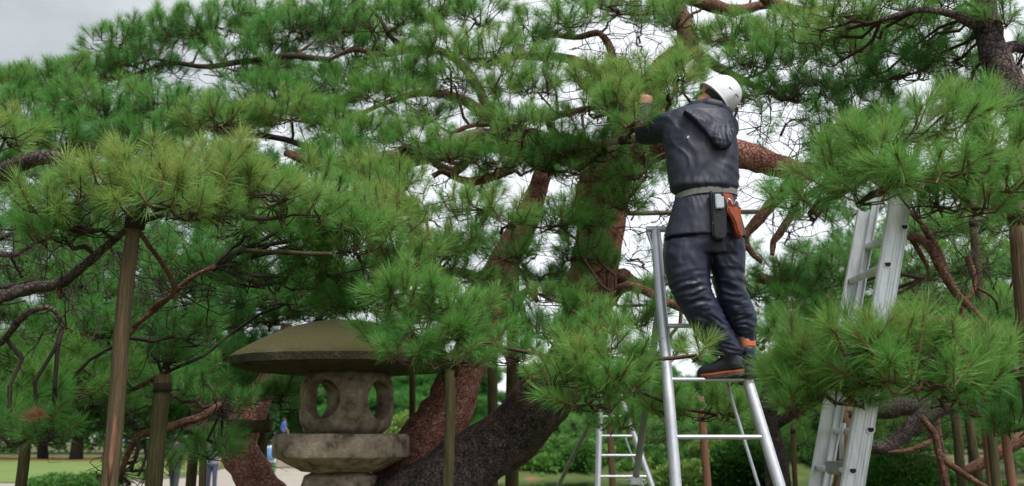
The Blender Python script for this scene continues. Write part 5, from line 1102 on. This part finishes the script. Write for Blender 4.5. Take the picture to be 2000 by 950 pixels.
# ---- hood lying on the back
mb = MB()
A_ = catmull([np.array(q, float) for q in ((1336, 214), (1352, 228), (1370, 247), (1386, 266), (1400, 284), (1412, 290), (1426, 284), (1434, 264), (1432, 240))], 4)
B_ = catmull([np.array(q, float) for q in ((1350, 209), (1362, 205), (1374, 202), (1386, 200), (1396, 200), (1404, 203), (1411, 208), (1418, 216), (1422, 226))], 4)
NS, NT = len(A_), 12; top_, bot_ = [], []
for i in range(NS):
    for j in range(NT):
        t = j / (NT - 1); q = A_[i] * (1 - t) + B_[i] * t
        bulge = math.sin(math.pi * min(1, t * 1.15 + 0.12)) ** 0.8
        cr = 0.5 - abs(noise.noise(Vector((i * 0.22, j * 0.07, 3.3)))) * 2.2; cr2 = noise.noise(Vector((i * 0.5, j * 0.28, 8.1)))
        Y_ = (WY - .150) * (1 - t) + (WY - .03) * t - .062 * bulge * (0.55 + 0.45 * math.sin(math.pi * i / (NS - 1))) - (.022 * cr + .012 * cr2) * bulge - .018
        top_.append(P(q[0], q[1], Y_)); bot_.append(P(q[0], q[1], Y_) + Vector((0, .05 + .05 * bulge, 0)))
G_ = NS * NT; fs = []
for i in range(NS - 1):
    for j in range(NT - 1):
        a = i * NT + j; fs.append((a, a + 1, a + NT + 1, a + NT)); fs.append((G_ + a, G_ + a + NT, G_ + a + NT + 1, G_ + a + 1))
for i in range(NS - 1):
    for j in (0, NT - 1): a = i * NT + j; fs.append((a, a + NT, G_ + a + NT, G_ + a))
for j in range(NT - 1):
    for i in (0, NS - 1): a = i * NT + j; fs.append((a, a + 1, G_ + a + 1, G_ + a))
mb.add(top_ + bot_, fs)
mb.tube([P(1340, 216, WY + .04), P(1358, 207, WY - .02), P(1384, 203, WY - .05), P(1404, 206, WY - .05), P(1418, 218, WY - .02), P(1424, 236, WY + .02)], [.03, .032, .034, .034, .034, .03], 14)
hood = mb.build('hood', M['jacket'], man); remesh(hood, 0.0055, 2)
folds(hood.data, [(P(1408, 262, WY - .2), (.14, .3, .10), (30, 0, 110), .007, .5), (P(1375, 232, WY - .18), (.13, .3, .10), (80, 0, 80), .006, 1.5)], 0.0015, 1.0, 0.2, 3.5)
# ---- trousers
mb = MB()
prof_loft(mb, [(432, 1318, 1440, WY - .04, .118), (460, 1308, 1448, WY - .04, .125), (482, 1303, 1453, WY - .04, .125), (500, 1302, 1454, WY - .04, .115)], 28, 2.5)
prof_loft(mb, [(470, 1303, 1388, WY - .05, .115), (500, 1299, 1389, WY - .05, .115), (535, 1301, 1386, WY - .05, .11), (562, 1308, 1388, WY - .05, .108), (590, 1322, 1399, WY - .04, .10), (615, 1337, 1412, WY - .03, .097), (645, 1355, 1428, WY - .01, .093), (668, 1370, 1440, WY + .0, .088), (684, 1384, 1448, WY + .01, .08), (694, 1392, 1448, WY + .01, .07)], 24, 2.2)
prof_loft(mb, [(470, 1372, 1455, WY - .03, .115), (500, 1380, 1455, WY - .02, .115), (535, 1392, 1453, WY - .01, .11), (565, 1398, 1456, WY - .0, .105), (590, 1402, 1466, WY + .01, .10), (612, 1410, 1475, WY + .02, .095), (628, 1418, 1478, WY + .02, .085), (645, 1430, 1475, WY + .02, .07), (662, 1441, 1474, WY + .03, .058), (672, 1444, 1474, WY + .03, .052), (684, 1446, 1476, WY + .03, .058), (704, 1448, 1476, WY + .03, .056)], 24, 2.2)
tr = mb.build('trousers', M['trousers'], man); remesh(tr, 0.0065, 4)
folds(tr.data, [(P(1345, 570, WY - .15), (.17, .3, .15), (-22, 0, 82), 0.0140, .2), (P(1385, 630, WY - .12), (.16, .3, .14), (28, 0, 72), 0.0115, 1.3), (P(1430, 560, WY - .12), (.12, .3, .14), (30, 0, 78), 0.0128, 2.4), (P(1450, 620, WY - .1), (.10, .3, .12), (-20, 0, 95), 0.0128, 3.3), (P(1420, 678, WY - .1), (.12, .3, .07), (40, 0, 120), 0.0089, 4.0),
                (P(1340, 500, WY - .15), (.14, .3, .10), (60, 0, 20), 0.0089, 5.0), (P(1425, 500, WY - .15), (.12, .3, .10), (65, 0, 35), 0.0102, 6.0), (P(1460, 690, WY - .1), (.06, .3, .06), (10, 0, 130), .0070, 1.0)], 0.003, 2.0, 0.25, 3.1)
mb = MB(); rr = [ring((P(1443, v, WY + .03) + P(1475, v, WY + .03)) / 2, (P(1475.5, v, WY + .03) - P(1443.5, v, WY + .03)) / 2 * 1.03, (0, .058, 0), 28, 2.2) for v in (668, 677)]
mb.loft(rr); mb.build('ankle_strap', M['orange'], man, smooth=True, angle=50)
# ---- boots
def boot(shaft_rows, heel, toe, up, side_w, nm):
    heel, toe = Vector(heel), Vector(toe); d = (toe - heel); L = d.length; d.normalize()
    up = (up - d * up.dot(d)).normalized(); s_ = d.cross(up).normalized()
    mb = MB(); prof_loft(mb, shaft_rows, 18, 2.1)
    rr = []
    for t, w, h in ((-.02, .55, .045), (.0, .85, .075), (.12, .98, .085), (.28, .95, .092), (.45, .9, .082), (.62, 1.02, .066), (.80, 1.05, .055), (.93, .8, .045), (1.0, .42, .03)):
        c = heel + d * L * t; rr.append(ring(c + up * (h * .5 + .016), s_ * side_w * w, up * h * .5, 18, 2.5))
    mb.loft(rr); o = mb.build(nm, M['boot'], man); remesh(o, 0.006, 4)
    def slab(name, z0, z1, grow, m):
        q = MB(); r2 = []
        for zz in (z0, z1):
            out = []
            for k in range(40):
                a = 2 * math.pi * k / 40; ca, sa = math.cos(a), math.sin(a); t = .5 + .52 * math.copysign(abs(ca) ** .8, ca)
                w = np.interp(t, [-.02, .05, .25, .45, .7, .9, 1.02], [.75, .95, .92, .80, 1.05, .95, .6]) * side_w * grow * math.copysign(abs(sa) ** .7, sa)
                out.append(heel + d * (L * t) + s_ * w + up * (zz + (.010 if t > .93 else 0)))
            r2.append(out)
        q.loft(r2); return q.build(name, m, o, smooth=True, angle=50)
    slab('sole', -.004, .014, 1.04, M['sole']); slab('orange_trim', .0145, .022, 1.06, M['orange'])
    q = MB(); q.box(heel + d * .035 + up * -.008, (.06, .06, .012), Matrix((d, s_, up)).transposed(), .003); q.build('heel_block', M['sole'], o)
    return o
boot([(672, 1394, 1444, WY + .01, .060), (692, 1405, 1448, WY + .01, .058), (704, 1412, 1452, WY + .01, .056), (716, 1416, 1454, WY + .01, .054)], P(1453, 729, WY + .0), P(1364, 741, WY + .07), Vector((0.06, -.10, 1)), .044, 'boot')
boot([(692, 1450, 1475, WY + .03, .048), (710, 1450, 1475, WY + .03, .050), (728, 1448, 1477, WY + .035, .054), (740, 1447, 1477, WY + .04, .056)], P(1462, 747, WY + .02), P(1432, 741, WY + .28), Vector((0, 0, 1)), .042, 'boot')
# ---- belt, pouch, holster, tools
mb = MB(); rr = []
def belt_ring(v, grow, tilt=0):
    out = []
    a, c = P(1320, v, WY - .04), P(1437, v, WY - .04); ctr = (a + c) / 2; hx = (c - a).length / 2
    for k in range(60):
        t = 2 * math.pi * k / 60; ca, sa = math.cos(t), math.sin(t)
        out.append(ctr + Vector((hx * grow * math.copysign(abs(ca) ** (2 / 2.4), ca), .122 * grow * math.copysign(abs(sa) ** (2 / 2.4), sa), -.020 * max(0, -ca) ** 1.5 + 0.002 * ca)))
    return out
mb.loft([belt_ring(376, 1.01), belt_ring(375.5, 1.035), belt_ring(386.5, 1.035), belt_ring(387, 1.01)], cap=False)
mb.build('belt', M['belt'], man, smooth=True, angle=40)
def outline_solid(pts, Yf, Yb, name, m, parent, bev=0.004):
    """a flat-cut piece with thickness: pts = photo outline, from Yf to Yb metres ahead"""
    bm = bmesh.new(); f = [bm.verts.new(P(u, v, Yf)) for u, v in pts]; b = [bm.verts.new(P(u, v, Yf) + Vector((0, Yb - Yf, 0))) for u, v in pts]; n = len(pts)
    bm.faces.new(f); bm.faces.new(b[::-1])
    for i in range(n): bm.faces.new((f[i], b[i], b[(i + 1) % n], f[(i + 1) % n]))
    bmesh.ops.recalc_face_normals(bm, faces=bm.faces[:])
    es = [e for e in bm.edges if all(q in f for q in e.verts)]
    bmesh.ops.bevel(bm, geom=es, offset=bev, segments=3, affect='EDGES')
    q = MB(); bm.verts.index_update(); q.add([v_.co for v_ in bm.verts], [[v_.index for v_ in fc.verts] for fc in bm.faces]); bm.free()
    return q.build(name, m, parent, smooth=True, angle=40)
JB = WY - .04 - .165
outline_solid([(1390, 376), (1412, 374), (1420, 396), (1420, 458), (1415, 467), (1400, 468), (1393, 460), (1391, 430)], JB - .018, JB + .05, 'tool_sheath', M['black'], man, .008)
outline_solid([(1387, 373), (1391.5, 373), (1394, 400), (1394.5, 455), (1391, 455), (1390, 400)], JB - .008, JB + .03, 'sheath_strap', M['jacket'], man, .002)
g = outline_solid([(1397, 380), (1400, 378.5), (1407, 379), (1410, 383), (1414, 384), (1415, 404), (1411, 407), (1399, 407), (1397.5, 396)], JB - .030, JB + .0, 'saw_handle', M['grey_tool'], man, .004)
for (u, v) in ((1394, 387), (1393.5, 436)):
    mb = MB(); mb.tube([P(u, v, JB - .012), P(u, v, JB - .004)], .0055, 12); mb.build('rivet', mat('brass rivet', (0.45, 0.25, 0.12), 0.35, 0.9), man, smooth=True, angle=40)
hol = outline_solid([(1409, 378), (1414, 376.5), (1430, 379.5), (1434, 390), (1436, 402), (1448, 405), (1448, 418), (1449, 432), (1452, 452), (1452.5, 459), (1448, 463), (1441, 461), (1437, 455), (1433, 440), (1427, 426), (1419, 414), (1414, 398)], JB - .006, JB + .055, 'holster', M['leather'], man, .007)
outline_solid([(1420, 403), (1434, 402), (1447, 406), (1447, 418), (1447.5, 432), (1450, 452), (1448, 458), (1442, 457), (1438, 450), (1435, 436), (1429, 424), (1422, 414)], JB - .026, JB + .0, 'holster_pocket', M['leather'], hol, .010)
for (pts) in ([(1420, 404), (1420.5, 394), (1423, 388), (1427, 391), (1430.5, 398), (1431, 404)], [(1434, 403), (1435, 396), (1438, 391.5), (1441, 395), (1443, 403), (1443, 407)]):
    mb = MB(); mb.tube([P(u, v, JB - .016) for u, v in pts], .0042, 8); mb.build('shears_handle', M['steel'], man, smooth=True)
# ---- helmet and hair
HEL = HC + HA * .020
mb = MB(); rr = []
for t in np.linspace(0, 1, 14):
    h = .148 * math.sin(t * math.pi / 2); w = math.cos(t * math.pi / 2) ** 0.62 if t < 1 else 0.02
    out = []
    for k in range(48):
        a = 2 * math.pi * k / 48; fw = .128 if math.cos(a) > 0 else .132
        rib = 0.004 * (1 if abs(math.sin(a)) < .22 else 0) * (1 - t) * 1.0
        out.append(HEL + HA * (h - .012 + (-.010 * math.cos(a) * (1 - t))) + HF * (fw + rib) * w * math.cos(a) + HS * .112 * w * math.sin(a))
    rr.append(out)
mb.loft(rr, cap=True)
hel = mb.build('helmet', M['helmet'], man, smooth=True, angle=55)
hel.data.polygons.foreach_set('use_smooth', np.ones(len(hel.data.polygons), bool))
mb = MB(); rim = [HEL + HA * (-.014 - .010 * math.cos(a)) + HF * (.131 if math.cos(a) > 0 else .135) * math.cos(a) + HS * .115 * math.sin(a) for a in np.linspace(0, 2 * math.pi, 49)]
mb.tube(rim, .0042, 8, cap=False); mb.build('helmet_rim', M['helmet'], hel, smooth=True)
for dv in (0, 1):                                              # two dark rods stand in for the shade in the crown's vent slots
    p0, p1 = ((1424, 171), (1432, 178)), ((1437, 184), (1442, 190))
    (u0, v0), (u1, v1) = (p0, p1)[dv]
    q = []
    for (u, v) in ((u0, v0), (u1, v1)):
        ro = Vector((0, 0, CAM_H)); rd = (P(u, v, WY) - ro).normalized(); hit, loc, nn_, _ = hel.data and (False, None, None, None) or (False, None, None, None)
        # walk the ray to the dome
        best = None
        for i in range(400):
            pt = ro + rd * (5.3 + i * 0.001 + 0.15); r_ = pt - HEL; hh = r_.dot(HA) / .148; fx = r_.dot(HF) / .13; sx_ = r_.dot(HS) / .112
            if hh > 0 and hh < 1 and math.sqrt(fx * fx + sx_ * sx_) < math.cos(math.asin(min(1, hh))) ** 0.62: best = pt; break
        q.append(best or P(u, v, WY - .1))
    mb = MB(); mb.tube([q[0], q[1]], .0035, 6); mb.build('vent_slot_shade', M['dark'], hel)
mb = MB(); mb.loft([head_ring(-.02, .06, .098, .078), head_ring(.02, .07, .102, .080), head_ring(.06, .08, .098, .076)]); mb.build('hair', M['hair'], man, smooth=True)
mb = MB(); mb.tube([HEL + HS * .09 * 1 - HA * .02, HC + HS * .075 - HA * .06 + HF * .02, HC - HA * .118 + HF * .05, HC - HS * .075 - HA * .06 + HF * .02, HEL - HS * .09 - HA * .02], .006, 6); mb.build('chin_strap', M['green_strap'], man, smooth=True)

# ================================================================== FAR VISITORS
def walker(x, y, z, face, label, shirt, legs, bag, h=1.68, shorts=False):
    r = empty('person', (x, y, z), label, 'person', 'visitors on the garden path'); f = Vector((math.sin(face), math.cos(face), 0)); s_ = Vector((f.y, -f.x, 0)); O = Vector((x, y, z)); k = h / 1.7; U = Vector((0, 0, 1))
    def pt(a, b, c): return O + s_ * a * k + f * b * k + U * c * k
    mb = MB()
    mb.loft([ring(pt(0, 0, c), s_ * a * k, f * b * k, 16, 2.2) for c, a, b in ((.84, .14, .10), (.95, .16, .11), (1.1, .145, .10), (1.3, .18, .11), (1.42, .17, .09), (1.47, .07, .06))])
    mb.loft([ring(pt(0, .01, c), s_ * a * k, f * b * k, 14) for c, a, b in ((1.44, .05, .05), (1.5, .05, .05), (1.54, .065, .08), (1.6, .075, .095), (1.66, .065, .08), (1.70, .03, .03))])
    mb.tube([pt(0, .10, 1.60), pt(0, .125, 1.575)], [.012 * k, .014 * k], 6)
    for q, st in ((-1, .16), (1, -.12)):
        mb.tube([pt(.085 * q, 0, .9), pt(.09 * q, st * .5 + .02, .5), pt(.09 * q, st, .09), pt(.09 * q, st, .04)], [.085 * k, .062 * k, .042 * k, .04 * k], 12)
        mb.loft([ring(pt(.09 * q, st + t, .04), s_ * w * k, U * .035 * k, 10) for t, w in ((-.07, .03), (-.03, .042), (.08, .045), (.17, .03))])
        mb.tube([pt(.18 * q, 0, 1.4), pt(.23 * q, -.03 - st * .3, 1.13), pt(.22 * q, .10 - st * .6, .92)], [.05 * k, .042 * k, .03 * k], 10)
        mb.loft([ring(pt(.22 * q, .10 - st * .6 + .0, .92 - t), s_ * .02 * k, f * .036 * k, 8) for t in (0, .06, .10)])
        for j in range(4): mb.tube([pt(.22 * q, .10 - st * .6 - .03 + j * .02, .83), pt(.215 * q, .11 - st * .6 - .03 + j * .02, .77), pt(.205 * q, .12 - st * .6 - .03 + j * .018, .745)], [.010 * k, .009 * k, .007 * k], 6)
        mb.tube([pt(.22 * q, .135 - st * .6, .88), pt(.22 * q, .155 - st * .6, .84), pt(.215 * q, .155 - st * .6, .80)], [.012 * k, .010 * k, .008 * k], 6)
    b = mb.build('body', M['skin'], r); remesh(b, 0.011, 2)
    mb = MB(); mb.loft([ring(pt(0, 0, c), s_ * a * k, f * b_ * k, 16, 2.2) for c, a, b_ in ((.88, .19, .135), (1.1, .175, .13), (1.3, .205, .135), (1.43, .19, .11), (1.475, .08, .075))])
    for q, st in ((-1, .16), (1, -.12)): mb.tube([pt(.18 * q, 0, 1.41), pt(.215 * q, -.02 - st * .15, 1.25), pt(.225 * q, -.03 - st * .3, 1.15)], [.062 * k, .06 * k, .056 * k], 10)
    o = mb.build('shirt', shirt, r); remesh(o, 0.013, 2)
    mb = MB(); mb.loft([ring(pt(0, 0, c), s_ * a * k, f * b_ * k, 16, 2.2) for c, a, b_ in ((.80, .18, .125), (.95, .18, .13))])
    for q, st in ((-1, .16), (1, -.12)):
        end = [pt(.088 * q, st * .45, .52)] if shorts else [pt(.09 * q, st * .5 + .02, .5), pt(.09 * q, st, .09)]
        mb.tube([pt(.085 * q, 0, .9)] + end, [.10 * k] + ([.09 * k] if shorts else [.078 * k, .066 * k]), 12)
    o = mb.build('shorts' if shorts else 'trousers', legs, r); remesh(o, 0.013, 2)
    mb = MB(); mb.loft([head_f for head_f in [ring(pt(0, -.008, c), s_ * a * k, f * b_ * k, 14) for c, a, b_ in ((1.53, .06, .085), (1.6, .082, .104), (1.66, .075, .092), (1.715, .03, .035))]]); mb.build('hair', M['hair'], r, smooth=True)
    if bag is not None:
        mb = MB(); mb.loft([ring(pt(0, -.20, c), s_ * a * k, f * b_ * k, 16, 3) for c, a, b_ in ((.98, .12, .05), (1.02, .155, .085), (1.2, .16, .095), (1.36, .145, .08), (1.43, .10, .05))]); bg = mb.build('backpack', bag, r, smooth=True)
        mb = MB()
        for q in (-1, 1): mb.tube([pt(.10 * q, -.14, 1.40), pt(.11 * q, .0, 1.49), pt(.11 * q, .125, 1.36), pt(.13 * q, .10, 1.12), pt(.14 * q, -.12, 1.02)], .016 * k, 6)
        mb.build('straps', bag, bg, smooth=True)
    return r
c = P(527, 948, 36.4); walker(c.x, 36.4, 0, -0.2, 'visitor in pale top and green shorts with a blue backpack beside the bent trunk', mat('pale shirt', (0.55, 0.62, 0.62), 0.8), mat('green shorts', (0.05, 0.13, 0.04), 0.8), mat('blue pack', (0.12, 0.22, 0.42), 0.7), 1.62, True)
c = P(338, 965, 30); walker(c.x, 30, 0, 0.1, 'visitor in dark clothes with a black backpack beyond the mossy prop', mat('dark shirt', (0.03, 0.035, 0.045), 0.8), mat('dark trousers', (0.02, 0.03, 0.03), 0.8), mat('black pack', (0.012, 0.013, 0.018), 0.6), 1.75)
c = P(556, 870, 62); walker(c.x, 61.6, 1.24, 0.9, 'visitor in a blue top standing on the pale terrace', mat('blue shirt', (0.05, 0.12, 0.38), 0.8), mat('dark trousers', (0.02, 0.025, 0.035), 0.8), None, 1.65)
c = P(412, 955, 33); walker(c.x, 33, 0, 2.8, 'visitor in a light grey top half hidden by the thin mossy prop', mat('grey shirt', (0.16, 0.18, 0.22), 0.8), mat('navy trousers', (0.03, 0.04, 0.08), 0.8), None, 1.66)
